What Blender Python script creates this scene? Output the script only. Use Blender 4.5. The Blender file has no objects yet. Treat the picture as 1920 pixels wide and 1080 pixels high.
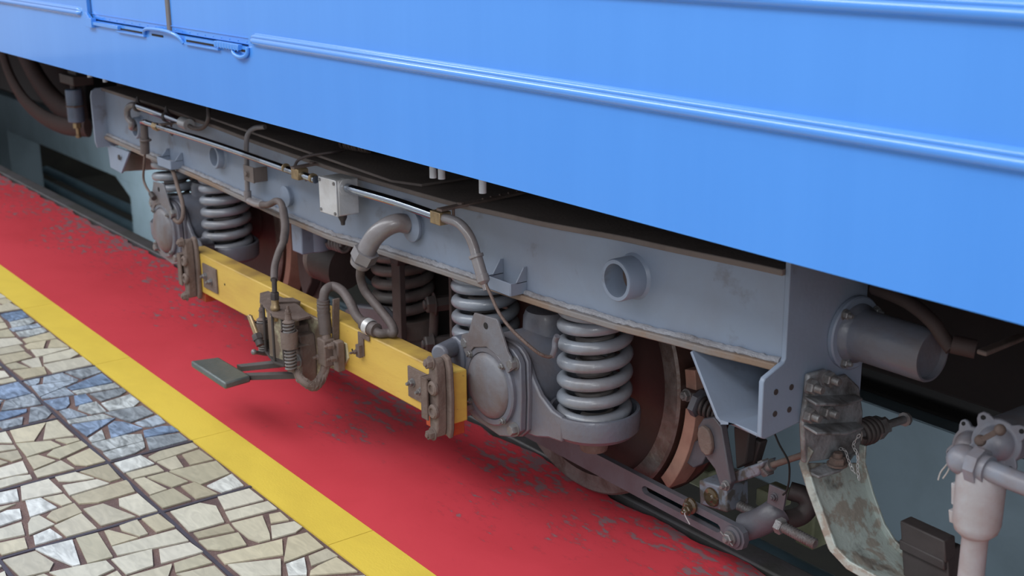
import bpy, bmesh, math, random
from mathutils import Vector, Matrix
random.seed(7)
C = bpy.context.scene.collection
V = Vector
PI = math.pi

# ------------------------------------------------------------------ camera, world, lights, exposure
FPX, YAW, PITCH, ROLL = 2372.3, -0.928031, 0.285589, -0.007167
CAMH = 1.51
cy_, sy_, cp_, sp_ = math.cos(YAW), math.sin(YAW), math.cos(PITCH), math.sin(PITCH)
FW = V((sy_*cp_, cy_*cp_, -sp_)); r0 = V((cy_, -sy_, 0)); u0 = r0.cross(FW)
RT = r0*math.cos(ROLL)+u0*math.sin(ROLL); UP = -r0*math.sin(ROLL)+u0*math.cos(ROLL)
cam_d = bpy.data.cameras.new('camera'); cam = bpy.data.objects.new('camera', cam_d); C.objects.link(cam)
cam.matrix_world = Matrix(((RT.x, UP.x, -FW.x, 0), (RT.y, UP.y, -FW.y, 0), (RT.z, UP.z, -FW.z, CAMH), (0, 0, 0, 1)))
cam_d.sensor_width = 36; cam_d.lens = FPX/1920*36; cam_d.clip_start = .05; cam_d.clip_end = 200
cam_d.dof.use_dof = True; cam_d.dof.focus_distance = 2.95; cam_d.dof.aperture_fstop = 5.0
bpy.context.scene.camera = cam

w = bpy.data.worlds.new('world'); bpy.context.scene.world = w; w.use_nodes = True
wn, wl = w.node_tree.nodes, w.node_tree.links
bg = wn['Background']
tc = wn.new('ShaderNodeTexCoord'); sx = wn.new('ShaderNodeSeparateXYZ'); wl.new(tc.outputs['Generated'], sx.inputs[0])
rp = wn.new('ShaderNodeValToRGB'); wl.new(sx.outputs['Z'], rp.inputs[0])
rp.color_ramp.elements[0].position = 0.0; rp.color_ramp.elements[0].color = (.50, .53, .58, 1)
rp.color_ramp.elements[1].position = 0.75; rp.color_ramp.elements[1].color = (.95, .98, 1.0, 1)
wl.new(rp.outputs[0], bg.inputs[0]); bg.inputs[1].default_value = 1.05

def area(name, loc, target, sx_, sy2, power, color=(1, 1, 1)):
    d = bpy.data.lights.new(name, 'AREA'); d.shape = 'RECTANGLE'; d.size = sx_; d.size_y = sy2; d.energy = power; d.color = color
    o = bpy.data.objects.new(name, d); C.objects.link(o); o.location = loc
    o.rotation_euler = (V(target)-V(loc)).to_track_quat('-Z', 'Y').to_euler(); return o
area('skylight', (-6.2, -2.6, 5.6), (-6.2, 1.6, .5), 15, 2.0, 520, (.97, .985, 1))
area('window_light', (3.0, -3.2, 3.2), (-2.4, 1.7, .6), 1.4, 1.6, 85, (.97, .985, 1))
# added fill lights, hidden behind the near rail, to brighten the far beam
area('pit_fill', (-9.6, 2.32, -.42), (-10.4, 3.5, -.5), 3.5, .12, 46, (.9, .97, 1))
area('pit_fill', (-2.4, 2.32, -.42), (-2.6, 3.5, -.5), 2.2, .12, 9, (.9, .95, 1))

vs = bpy.context.scene.view_settings
vs.view_transform = 'Standard'; vs.look = 'None'; vs.gamma = 1; vs.use_curve_mapping = False; vs.exposure = 0.0

# ------------------------------------------------------------------ measuring helpers: a pixel of the 1920x1080 frame to a point on a real plane
def ray(u, v): return FW*FPX + RT*(u-960) - UP*(v-540)
def A(u, v, Y):
    a = ray(u, v); p = a*(Y/a.y); p.z += CAMH; return p
def AX(u, v, X):
    a = ray(u, v); p = a*(X/a.x); p.z += CAMH; return p
def AZ(u, v, z):
    a = ray(u, v); p = a*((z-CAMH)/a.z); p.z += CAMH; return p

# ------------------------------------------------------------------ materials
MATS = {}
def srgb(c):
    return tuple(((x/255)/12.92 if x/255 <= .04045 else ((x/255+.055)/1.055)**2.4) for x in c)
def nd(nt, t, **k):
    n = nt.nodes.new(t)
    for a, b in k.items(): setattr(n, a, b)
    return n
def mat(name, col, rough=.5, metal=0., dirt=None, amt=.5, scale=6., bump=.15, bscale=60., coat=0., lo=.42, hi=.68, stretch=(1, 1, 1), rough2=None, dirt2=None, amt2=0., scale2=20., lo2=.55, hi2=.62):
    m = bpy.data.materials.new(name); m.use_nodes = True; nt = m.node_tree; L = nt.links
    b = nt.nodes['Principled BSDF']
    co = nd(nt, 'ShaderNodeTexCoord'); mp = nd(nt, 'ShaderNodeMapping'); mp.inputs['Scale'].default_value = stretch
    L.new(co.outputs['Object'], mp.inputs[0])
    base = nd(nt, 'ShaderNodeRGB'); base.outputs[0].default_value = (*srgb(col), 1); cur = base.outputs[0]
    b.inputs['Roughness'].default_value = rough; b.inputs['Metallic'].default_value = metal
    b.inputs['Coat Weight'].default_value = coat; b.inputs['Coat Roughness'].default_value = .08
    def layer(cur, dcol, am, sc, lo, hi, seed):
        n = nd(nt, 'ShaderNodeTexNoise'); n.inputs['Scale'].default_value = sc; n.inputs['Detail'].default_value = 7; n.inputs['Roughness'].default_value = .62
        n.inputs['Distortion'].default_value = .3
        mm = nd(nt, 'ShaderNodeVectorMath', operation='ADD'); mm.inputs[1].default_value = (seed, seed*1.7, seed*.6); L.new(mp.outputs[0], mm.inputs[0])
        L.new(mm.outputs[0], n.inputs['Vector'])
        r = nd(nt, 'ShaderNodeMapRange'); r.inputs['From Min'].default_value = lo; r.inputs['From Max'].default_value = hi; r.inputs['To Max'].default_value = am
        L.new(n.outputs['Fac'], r.inputs[0])
        x = nd(nt, 'ShaderNodeMix', data_type='RGBA'); L.new(r.outputs[0], x.inputs[0]); L.new(cur, x.inputs[6]); x.inputs[7].default_value = (*srgb(dcol), 1)
        return x.outputs[2], r.outputs[0]
    if dirt:
        cur, f = layer(cur, dirt, amt, scale, lo, hi, 3.1)
        if rough2 is not None:
            rr = nd(nt, 'ShaderNodeMapRange'); rr.inputs['To Min'].default_value = rough; rr.inputs['To Max'].default_value = rough2; L.new(f, rr.inputs[0]); L.new(rr.outputs[0], b.inputs['Roughness'])
    if dirt2: cur, f2 = layer(cur, dirt2, amt2, scale2, lo2, hi2, 11.7)
    L.new(cur, b.inputs['Base Color'])
    if bump:
        n = nd(nt, 'ShaderNodeTexNoise'); n.inputs['Scale'].default_value = bscale; n.inputs['Detail'].default_value = 5; L.new(mp.outputs[0], n.inputs['Vector'])
        bp = nd(nt, 'ShaderNodeBump'); bp.inputs['Strength'].default_value = bump; bp.inputs['Distance'].default_value = .004; L.new(n.outputs['Fac'], bp.inputs['Height']); L.new(bp.outputs[0], b.inputs['Normal'])
    MATS[name] = m; return m
DUST = (98, 84, 78)
mat('frame_paint', (124, 137, 157), .40, 0, (108, 98, 96), .35, 2.2, .10, 90, dirt2=(84, 72, 64), amt2=.5, scale2=9, lo2=.6, hi2=.72, rough2=.6)
mat('frame_dusty', (112, 102, 98), .75, 0, (72, 63, 60), .6, 5, .25, 120)
mat('flange_edge', (120, 116, 116), .6, 0, (124, 98, 74), .7, 3.5, .35, 110, lo=.45, hi=.6)
mat('weld', (140, 142, 150), .45, 0, (100, 90, 86), .6, 9, .9, 160)
mat('spring_paint', (126, 132, 142), .3, 0, (92, 80, 74), .6, 6, .3, 70, rough2=.5, coat=.2)
mat('spring_dark', (112, 108, 108), .38, 0, (66, 56, 50), .7, 6, .3, 70, rough2=.6)
mat('box_paint', (98, 102, 114), .36, 0, (96, 84, 80), .6, 7, .3, 80, rough2=.6, coat=.1)
mat('cover_paint', (106, 107, 114), .5, 0, (92, 74, 66), .6, 8, .45, 55, lo=.42, hi=.62)
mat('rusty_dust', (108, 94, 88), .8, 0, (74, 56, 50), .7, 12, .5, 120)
mat('bolt_steel', (120, 120, 122), .4, .3, (82, 66, 58), .6, 30, .3, 200)
mat('hose_rubber', (92, 83, 82), .6, 0, (66, 56, 54), .6, 14, .3, 130)
mat('pipe_paint', (122, 119, 122), .3, 0, (98, 82, 76), .6, 8, .2, 90, coat=.2)
mat('chrome', (176, 186, 200), .12, 1., (96, 84, 78), .5, 7, .02, 100, lo=.55, hi=.62)
mat('aluminium', (206, 207, 210), .38, .45, (150, 144, 138), .5, 10, .2, 120)
mat('brass', (168, 146, 112), .42, .7, (104, 88, 74), .6, 40, .2, 120)
mat('copper_wire', (112, 96, 90), .5, .3, (84, 66, 60), .6, 90, .6, 400)
mat('yellow_wood', (198, 166, 78), .5, 0, (170, 128, 62), .45, 3.2, .12, 60, stretch=(1, 4, 6), dirt2=(92, 70, 48), amt2=.8, scale2=14, lo2=.66, hi2=.74)
mat('orange_paint', (170, 70, 36), .6, 0, (110, 56, 40), .6, 20)
mat('blue_paint', (73, 142, 226), .26, 0, (79, 148, 232), .5, 1.2, .01, 30, coat=.5, stretch=(6, 1, .35))
mat('blue_gloss', (73, 142, 226), .16, 0, (79, 148, 232), .5, 1.2, 0, 30, coat=.9)
mat('blue_dark', (44, 82, 140), .4, 0, (30, 50, 90), .4, 8, .1)
mat('rubber_seal', (112, 108, 110), .7, 0, (84, 80, 80), .4, 8)
mat('black_under', (20, 19, 20), .85, 0, (32, 27, 26), .5, 5, .2)  # black that also stands in for the shade under the car
mat('dark_metal', (62, 56, 56), .6, 0, (42, 36, 36), .6, 8, .3)
mat('dark_brown', (60, 46, 44), .7, 0, (46, 34, 32), .6, 6, .3)
mat('wheel_red', (76, 54, 52), .6, 0, (50, 34, 34), .7, 5, .2)
mat('tyre_steel', (112, 106, 104), .45, .3, (80, 66, 60), .8, 14, .8, 60, lo=.4, hi=.6)
mat('tread', (92, 68, 62), .4, .5, (60, 44, 40), .6, 10, .2)
mat('rust_orange', (156, 122, 108), .7, 0, (120, 86, 76), .6, 14, .3)
mat('lever_paint', (84, 86, 94), .42, 0, (68, 60, 64), .6, 9, .2, 90)
mat('oily', (78, 66, 50), .12, .2, (60, 44, 28), .7, 26, .2, coat=.8)
mat('wet_steel', (112, 118, 130), .38, .1, (78, 70, 60), .8, 22, .2, lo=.5, hi=.56, coat=.15)
mat('galvanised', (164, 174, 170), .5, .1, (134, 118, 106), .7, 22, .5, 80, lo=.5, hi=.58, dirt2=(66, 60, 58), amt2=.7, scale2=7, lo2=.52, hi2=.62)
mat('cast_grimy', (134, 136, 140), .42, .2, (66, 61, 59), .8, 11, .9, 60, lo=.42, hi=.6)
mat('teal_concrete', (104, 120, 130), .7, 0, (84, 98, 106), .6, 2.5, .1, 20)
mat('teal_pipe', (78, 100, 112), .35, 0, (60, 78, 88), .6, 5, .1)
mat('rail_steel', (88, 86, 90), .5, .2, (70, 72, 66), .7, 10, .3, 60)
mat('pit_dark', (38, 38, 36), .9, 0, (52, 52, 44), .6, 4, .3)
mat('olive_timber', (150, 152, 124), .8, 0, (110, 112, 86), .6, 9, .3)
mat('filter_paint', (164, 166, 172), .6, 0, (140, 116, 108), .6, 9, .2, 60)
mat('filter_metal', (124, 128, 140), .4, 0, (118, 104, 102), .7, 12, .2, 60)
mat('white_nut', (200, 206, 214), .35, .1, (150, 150, 150), .4, 20)
mat('cream_board', (184, 180, 152), .55, 0, (104, 84, 74), .92, 13, .3, 90, lo=.40, hi=.54)
mat('shoe_steel', (90, 98, 98), .4, .3, (110, 112, 110), .6, 14, .4, 60)
mat('blue_grey', (100, 120, 146), .45, 0, (78, 84, 94), .6, 6, .2)
mat('seam', (70, 66, 78), .7, 0, (56, 52, 62), .6, 12, .2)
mat('mortar', (108, 84, 78), .85, 0, (140, 124, 120), .9, 420, .5, 300, lo=.55, hi=.62, dirt2=(74, 58, 64), amt2=.6, scale2=6, lo2=.45, hi2=.6)
mat('yellow_line', (222, 194, 76), .5, 0, (208, 180, 70), .8, 5, .12, 200, dirt2=(112, 96, 52), amt2=.9, scale2=70, lo2=.73, hi2=.75, stretch=(.6, 1, 1))

def grime_top():
    m = MATS['yellow_wood']; nt = m.node_tree; L = nt.links; b = nt.nodes['Principled BSDF']; cur = b.inputs['Base Color'].links[0].from_socket
    co = nd(nt, 'ShaderNodeTexCoord'); sp = nd(nt, 'ShaderNodeSeparateXYZ'); L.new(co.outputs['Object'], sp.inputs[0])
    e = nd(nt, 'ShaderNodeMapRange'); e.inputs['From Min'].default_value = .404; e.inputs['From Max'].default_value = .412; L.new(sp.outputs['Z'], e.inputs[0])
    n = nd(nt, 'ShaderNodeTexNoise'); n.inputs['Scale'].default_value = 7; n.inputs['Detail'].default_value = 6; L.new(co.outputs['Object'], n.inputs['Vector'])
    r = nd(nt, 'ShaderNodeMapRange'); r.inputs['From Min'].default_value = .36; r.inputs['From Max'].default_value = .62; r.inputs['To Min'].default_value = .1; r.inputs['To Max'].default_value = .8; L.new(n.outputs['Fac'], r.inputs[0])
    k = nd(nt, 'ShaderNodeMath', operation='MULTIPLY'); L.new(e.outputs[0], k.inputs[0]); L.new(r.outputs[0], k.inputs[1])
    x = nd(nt, 'ShaderNodeMix', data_type='RGBA'); L.new(k.outputs[0], x.inputs[0]); L.new(cur, x.inputs[6]); x.inputs[7].default_value = (*srgb((124, 96, 62)), 1); L.new(x.outputs[2], b.inputs['Base Color'])
grime_top()

def floor_red():
    m = mat('floor_red', (204, 66, 78), .42, 0, (190, 58, 68), .7, 1.6, .10, 40)
    nt = m.node_tree; L = nt.links; b = nt.nodes['Principled BSDF']; cur = b.inputs['Base Color'].links[0].from_socket
    co = nd(nt, 'ShaderNodeTexCoord'); sp = nd(nt, 'ShaderNodeSeparateXYZ'); L.new(co.outputs['Object'], sp.inputs[0])
    # chipped wear gathers along the worn kerb edge of the painted strip
    e = nd(nt, 'ShaderNodeMapRange'); e.inputs['From Min'].default_value = 1.60; e.inputs['From Max'].default_value = 2.1; e.inputs['To Min'].default_value = -.14; e.inputs['To Max'].default_value = .12; L.new(sp.outputs['Y'], e.inputs[0])
    mp = nd(nt, 'ShaderNodeMapping'); mp.inputs['Scale'].default_value = (.45, 1, 1); L.new(co.outputs['Object'], mp.inputs[0])
    n = nd(nt, 'ShaderNodeTexNoise'); n.inputs['Scale'].default_value = 34; n.inputs['Detail'].default_value = 8; n.inputs['Roughness'].default_value = .7; L.new(mp.outputs[0], n.inputs['Vector'])
    n2 = nd(nt, 'ShaderNodeTexNoise'); n2.inputs['Scale'].default_value = 2.6; n2.inputs['Detail'].default_value = 2; L.new(co.outputs['Object'], n2.inputs['Vector'])
    k = nd(nt, 'ShaderNodeMath', operation='MULTIPLY_ADD'); L.new(n2.outputs['Fac'], k.inputs[0]); k.inputs[1].default_value = .45; L.new(e.outputs[0], k.inputs[2])
    s = nd(nt, 'ShaderNodeMath', operation='ADD'); L.new(n.outputs['Fac'], s.inputs[0]); L.new(k.outputs[0], s.inputs[1])
    r = nd(nt, 'ShaderNodeMapRange'); r.inputs['From Min'].default_value = .805; r.inputs['From Max'].default_value = .855; L.new(s.outputs[0], r.inputs[0])
    x = nd(nt, 'ShaderNodeMix', data_type='RGBA'); L.new(r.outputs[0], x.inputs[0]); L.new(cur, x.inputs[6]); x.inputs[7].default_value = (*srgb((134, 104, 110)), 1)
    # dark oily film in broader patches near the edge
    r2 = nd(nt, 'ShaderNodeMapRange'); r2.inputs['From Min'].default_value = .74; r2.inputs['From Max'].default_value = .86; r2.inputs['To Max'].default_value = .5; L.new(s.outputs[0], r2.inputs[0])
    x2 = nd(nt, 'ShaderNodeMix', data_type='RGBA'); L.new(r2.outputs[0], x2.inputs[0]); L.new(cur, x2.inputs[6]); x2.inputs[7].default_value = (*srgb((140, 46, 54)), 1)
    L.new(x2.outputs[2], x.inputs[6]); L.new(x.outputs[2], b.inputs['Base Color'])
floor_red()

def stone_mat():
    m = bpy.data.materials.new('stone'); m.use_nodes = True; nt = m.node_tree; L = nt.links; b = nt.nodes['Principled BSDF']
    at = nd(nt, 'ShaderNodeAttribute', attribute_name='Col'); co = nd(nt, 'ShaderNodeTexCoord')
    mp = nd(nt, 'ShaderNodeMapping'); mp.inputs['Rotation'].default_value = (0, 0, .7); mp.inputs['Scale'].default_value = (1, 3.2, 1); L.new(co.outputs['Object'], mp.inputs[0])
    n = nd(nt, 'ShaderNodeTexNoise'); n.inputs['Scale'].default_value = 11; n.inputs['Detail'].default_value = 8; n.inputs['Distortion'].default_value = 1.6; L.new(mp.outputs[0], n.inputs['Vector'])
    # veins are strong where the stone's own alpha says so
    r = nd(nt, 'ShaderNodeMapRange'); r.inputs['From Min'].default_value = .35; r.inputs['From Max'].default_value = .68; r.inputs['To Min'].default_value = -.5; r.inputs['To Max'].default_value = .5; L.new(n.outputs['Fac'], r.inputs[0])
    mu = nd(nt, 'ShaderNodeMath', operation='MULTIPLY'); L.new(r.outputs[0], mu.inputs[0]); L.new(at.outputs['Alpha'], mu.inputs[1])
    ad = nd(nt, 'ShaderNodeMath', operation='ADD'); L.new(mu.outputs[0], ad.inputs[0]); ad.inputs[1].default_value = 1.0
    sc = nd(nt, 'ShaderNodeVectorMath', operation='SCALE'); L.new(at.outputs['Color'], sc.inputs[0]); L.new(ad.outputs[0], sc.inputs['Scale'])
    L.new(sc.outputs[0], b.inputs['Base Color']); b.inputs['Roughness'].default_value = .38
    MATS['stone'] = m
stone_mat()

# ------------------------------------------------------------------ mesh builder
def frame_of(d):
    d = d.normalized(); a = V((0, 0, 1)) if abs(d.z) < .9 else V((1, 0, 0))
    u = d.cross(a).normalized(); return u, d.cross(u).normalized()
def smooth_path(pts, k=6):
    pts = [V(p) for p in pts]
    if len(pts) < 3: return pts
    out = []
    for i in range(len(pts)-1):
        p0 = pts[i-1] if i else pts[0]*2-pts[1]; p1, p2 = pts[i], pts[i+1]; p3 = pts[i+2] if i+2 < len(pts) else pts[-1]*2-pts[-2]
        for j in range(k):
            t = j/k; out.append(.5*((2*p1)+(p2-p0)*t+(2*p0-5*p1+4*p2-p3)*t*t+(3*p1-p0-3*p2+p3)*t**3))
    out.append(pts[-1]); return out
class MB:
    def __init__(s): s.v = []; s.f = []
    def add(s, vs, fs):
        k = len(s.v); s.v += [tuple(x) for x in vs]; s.f += [tuple(i+k for i in f) for f in fs]; return s
    def box(s, a, b):
        (x0, y0, z0), (x1, y1, z1) = [min(p, q) for p, q in zip(a, b)], [max(p, q) for p, q in zip(a, b)]
        return s.add([(x0, y0, z0), (x1, y0, z0), (x1, y1, z0), (x0, y1, z0), (x0, y0, z1), (x1, y0, z1), (x1, y1, z1), (x0, y1, z1)],
                     [(0, 3, 2, 1), (4, 5, 6, 7), (0, 1, 5, 4), (1, 2, 6, 5), (2, 3, 7, 6), (3, 0, 4, 7)])
    def obox(s, c, ax, ay, az):   # centre and three half-axes
        c = V(c); ax, ay, az = V(ax), V(ay), V(az); vs = []
        for k in (-1, 1):
            for (i, j) in ((-1, -1), (1, -1), (1, 1), (-1, 1)): vs.append(c+ax*i+ay*j+az*k)
        return s.add(vs, [(0, 3, 2, 1), (4, 5, 6, 7), (0, 1, 5, 4), (1, 2, 6, 5), (2, 3, 7, 6), (3, 0, 4, 7)])
    def beam(s, p0, p1, wv, hv):   # bar between two points, half-width and half-height vectors
        p0, p1, wv, hv = V(p0), V(p1), V(wv), V(hv)
        return s.add([p0-wv-hv, p0+wv-hv, p0+wv+hv, p0-wv+hv, p1-wv-hv, p1+wv-hv, p1+wv+hv, p1-wv+hv],
                     [(0, 3, 2, 1), (4, 5, 6, 7), (0, 1, 5, 4), (1, 2, 6, 5), (2, 3, 7, 6), (3, 0, 4, 7)])
    def prism(s, poly, d):       # polygon of 3D points, extruded by vector d
        n = len(poly); d = V(d); vs = [V(p) for p in poly]+[V(p)+d for p in poly]
        return s.add(vs, [tuple(range(n))[::-1], tuple(range(n, 2*n))]+[(i, (i+1) % n, n+(i+1) % n, n+i) for i in range(n)])
    def lathe(s, o, d, prof, n=32, caps=True):   # prof: (radius, distance along d)
        o, d = V(o), V(d).normalized(); u, v = frame_of(d); vs = []; fs = []
        for r, h in prof:
            for i in range(n):
                a = 2*PI*i/n; vs.append(o+d*h+(u*math.cos(a)+v*math.sin(a))*r)
        for k in range(len(prof)-1):
            for i in range(n): fs.append((k*n+i, k*n+(i+1) % n, (k+1)*n+(i+1) % n, (k+1)*n+i))
        if caps:
            if prof[0][0] > 1e-5: fs.append(tuple(range(n))[::-1])
            if prof[-1][0] > 1e-5: fs.append(tuple((len(prof)-1)*n+i for i in range(n)))
        return s.add(vs, fs)
    def cyl(s, p0, p1, r, r2=None, n=24):
        p0, p1 = V(p0), V(p1); return s.lathe(p0, p1-p0, [(r, 0), (r if r2 is None else r2, (p1-p0).length)], n)
    def tube(s, pts, r, n=12, k=6, smooth=True, flat=None):
        P = smooth_path(pts, k) if smooth else [V(p) for p in pts]
        rs = r if callable(r) else (lambda t: r)
        vs = []; fs = []; t0 = (P[1]-P[0]).normalized(); u, _ = frame_of(t0)
        for i, p in enumerate(P):
            t = (P[min(i+1, len(P)-1)]-P[max(i-1, 0)]).normalized(); u = (u-t*u.dot(t)).normalized(); v = t.cross(u)
            rr = rs(i/(len(P)-1))
            for j in range(n):
                a = 2*PI*j/n; vs.append(p+u*math.cos(a)*rr+v*math.sin(a)*rr*(flat or 1))
        for i in range(len(P)-1):
            for j in range(n): fs.append((i*n+j, i*n+(j+1) % n, (i+1)*n+(j+1) % n, (i+1)*n+j))
        fs.append(tuple(range(n))[::-1]); fs.append(tuple((len(P)-1)*n+j for j in range(n)))
        return s.add(vs, fs)
    def helix(s, base, axis, R, r, turns, h, n=12, per=28, ph=0., dead=.0):
        base, axis = V(base), V(axis).normalized(); u, v = frame_of(axis); N = int(turns*per); P = []
        for i in range(N+1):
            t = i/N*turns; hh = h*min(1, max(0, (t-dead)/(turns-2*dead))) if turns > 2*dead else 0
            a = 2*PI*t+ph; P.append(base+axis*hh+(u*math.cos(a)+v*math.sin(a))*R)
        return s.tube(P, r, n, smooth=False)
    def hexn(s, p, d, r, h, ph=0.):
        p, d = V(p), V(d).normalized(); u, v = frame_of(d)
        ring = lambda rr, hh: [p+d*hh+(u*math.cos(ph+PI/3*i)+v*math.sin(ph+PI/3*i))*rr for i in range(6)]
        vs = ring(r, 0)+ring(r, h*.82)+ring(r*.84, h)
        fs = [(5, 4, 3, 2, 1, 0), (12, 13, 14, 15, 16, 17)]
        for k in (0, 6):
            for i in range(6): fs.append((k+i, k+(i+1) % 6, k+6+(i+1) % 6, k+6+i))
        return s.add(vs, fs)
    def bolt(s, p, d, r=.012, h=.009, stud=0., washer=True, ph=.3):
        p, d = V(p), V(d).normalized()
        if washer: s.cyl(p, p+d*.0025, r*1.25, n=20)
        s.hexn(p+d*(.0025 if washer else 0), d, r, h, ph)
        if stud: s.lathe(p+d*h, d, [(r*.52, 0), (r*.52, stud), (r*.4, stud+.003)], 14)
        return s
    def sphere(s, c, r, n=16, sc=(1, 1, 1)):
        vs = []; fs = []
        for i in range(n//2+1):
            a = PI*i/(n//2)
            for j in range(n): b = 2*PI*j/n; vs.append(V(c)+V((r*sc[0]*math.sin(a)*math.cos(b), r*sc[1]*math.sin(a)*math.sin(b), r*sc[2]*math.cos(a))))
        for i in range(n//2):
            for j in range(n): fs.append((i*n+j, (i+1)*n+j, (i+1)*n+(j+1) % n, i*n+(j+1) % n))
        return s.add(vs, fs)
    def build(s, name, m, parent=None, bevel=0., smooth=True, label=None):
        me = bpy.data.meshes.new(name); me.from_pydata(s.v, [], s.f)
        bm = bmesh.new(); bm.from_mesh(me); bmesh.ops.remove_doubles(bm, verts=bm.verts, dist=1e-6); bmesh.ops.recalc_face_normals(bm, faces=bm.faces); bm.to_mesh(me); bm.free()
        if smooth:
            for p in me.polygons: p.use_smooth = True
            me.set_sharp_from_angle(angle=math.radians(38))
        me.materials.append(MATS[m]); o = bpy.data.objects.new(name, me); C.objects.link(o)
        if bevel:
            b = o.modifiers.new('bevel', 'BEVEL'); b.width = bevel; b.segments = 2; b.limit_method = 'ANGLE'; b.angle_limit = math.radians(40)
        if parent: adopt(o, parent)
        if label: o['label'] = label
        return o
def adopt(o, parent):
    o.parent = parent
    if not parent.parent: o.matrix_parent_inverse = Matrix.Translation(parent.location).inverted()
def thing(name, label, cat, loc=(0, 0, 0), group=None):
    o = bpy.data.objects.new(name, None); C.objects.link(o); o.location = loc; o.empty_display_size = .05
    o['label'] = label; o['category'] = cat
    if group: o['group'] = group
    return o
def tag(o, label, cat, group=None):
    o['label'] = label; o['category'] = cat
    if group: o['group'] = group
    return o
def struct(o): o['kind'] = 'structure'; return o
def copy_tree(o, shift, parent=None):
    c = o.copy(); C.objects.link(c)
    if parent: c.parent = parent
    else: c.location = V(o.location)+V(shift)
    for ch in list(o.children): copy_tree(ch, shift, c)
    return c

# ------------------------------------------------------------------ setting: floor with paving, painted bands, pit, far side
X0, X1 = -15., 3.
m = MB(); m.box((X0, -4, -.16), (X1, 1.345, -.004)); floor = struct(m.build('floor', 'mortar', None, smooth=False))
def edge_y(x): return 2.094+.006*math.sin(x*9)+.008*math.sin(x*23+1)+.010*(random.random()-.5)
m = MB(); xs = [X0+i*.03 for i in range(int((X1-X0)/.03)+1)]; ys = [edge_y(x) for x in xs]; n = len(xs)
vs = [(x, 1.471, 0) for x in xs]+[(x, y, 0) for x, y in zip(xs, ys)]+[(x, y+.004, -.12) for x, y in zip(xs, ys)]
m.add(vs, [(i, i+1, n+i+1, n+i) for i in range(n-1)]+[(n+i, n+i+1, 2*n+i+1, 2*n+i) for i in range(n-1)])
m.build('red_band', 'floor_red', floor, smooth=False, label='red painted floor band, chipped along its inner edge')
m = MB(); jx = [-9.3, -8.46, -7.62, -6.78, -5.94, -5.1, -4.258, -3.41, -2.57, -1.73, -.9]; ex = [X0]+jx+[X1]
for a, b in zip(ex[:-1], ex[1:]): m.box((a+.0012, 1.345, -.1), (b-.0012, 1.473, .0015))
m.build('yellow_stripe', 'yellow_line', floor, smooth=False, label='yellow safety stripe between the stones and the red band')

# crazy paving: panels cut by random lines into irregular stones
def cut(poly, p, d):
    nrm = V((-d.y, d.x)); A_, B_ = [], []
    for i in range(len(poly)):
        a, b = poly[i], poly[(i+1) % len(poly)]; sa, sb = (a-p).dot(nrm), (b-p).dot(nrm)
        (A_ if sa >= 0 else B_).append(a)
        if (sa > 0) != (sb > 0):
            q = a+(b-a)*(sa/(sa-sb)); A_.append(q); B_.append(q)
    return A_, B_
def parea(p): return abs(sum(p[i].x*p[(i+1) % len(p)].y-p[(i+1) % len(p)].x*p[i].y for i in range(len(p))))/2
def cen(p): return sum(p, V((0, 0)))/len(p)
def shatter(poly, lim, out, depth=0):
    a = parea(poly)
    if a < lim*random.uniform(.6, 1.5) or depth > 12: out.append(poly); return
    L_, k = max(((poly[(i+1) % len(poly)]-poly[i]).length, i) for i in range(len(poly)))
    e = (poly[(k+1) % len(poly)]-poly[k]).normalized(); ang = random.gauss(PI/2, .24)
    d = V((e.x*math.cos(ang)-e.y*math.sin(ang), e.x*math.sin(ang)+e.y*math.cos(ang)))
    c = cen(poly)+e*L_*random.uniform(-.13, .13)
    q1, q2 = cut(poly, c, d)
    if len(q1) < 3 or len(q2) < 3 or min(parea(q1), parea(q2)) < lim*.22: out.append(poly); return
    shatter(q1, lim, out, depth+1); shatter(q2, lim, out, depth+1)
def inset(poly, g):
    if sum(poly[i].x*poly[(i+1) % len(poly)].y-poly[(i+1) % len(poly)].x*poly[i].y for i in range(len(poly))) < 0: poly = poly[::-1]
    n = len(poly); res = poly
    for i in range(n):
        a, b = poly[i], poly[(i+1) % n]; d = (b-a)
        if d.length < 1e-5: continue
        d.normalize(); nrm = V((-d.y, d.x)); gi = g*random.uniform(.35, 1.7); r2_ = []
        # turn each edge slightly so the joints vary in width
        th = random.gauss(0, .06); d2 = V((d.x*math.cos(th)-d.y*math.sin(th), d.x*math.sin(th)+d.y*math.cos(th))); p = (a+b)/2+nrm*gi
        res, _ = cut(res, p, d2)
        if len(res) < 3: return None
    return res
sx_l = [-9.3, -8.88, -8.46, -8.04, -7.62, -7.2, -6.78, -6.36, -5.94, -5.52, -5.1, -4.68, -4.258, -3.845, -3.41, -3.01, -2.57, -2.15, -1.73, -1.31, -.9, 0]
sverts, sfaces, scols = [], [], []
blue_l = [(118, 138, 166), (132, 150, 176), (156, 168, 182), (178, 184, 186), (140, 148, 156)]
cream_l = [(190, 184, 164), (180, 174, 152), (198, 194, 178), (184, 178, 160), (174, 166, 144), (200, 196, 182), (192, 184, 160)]
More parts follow.
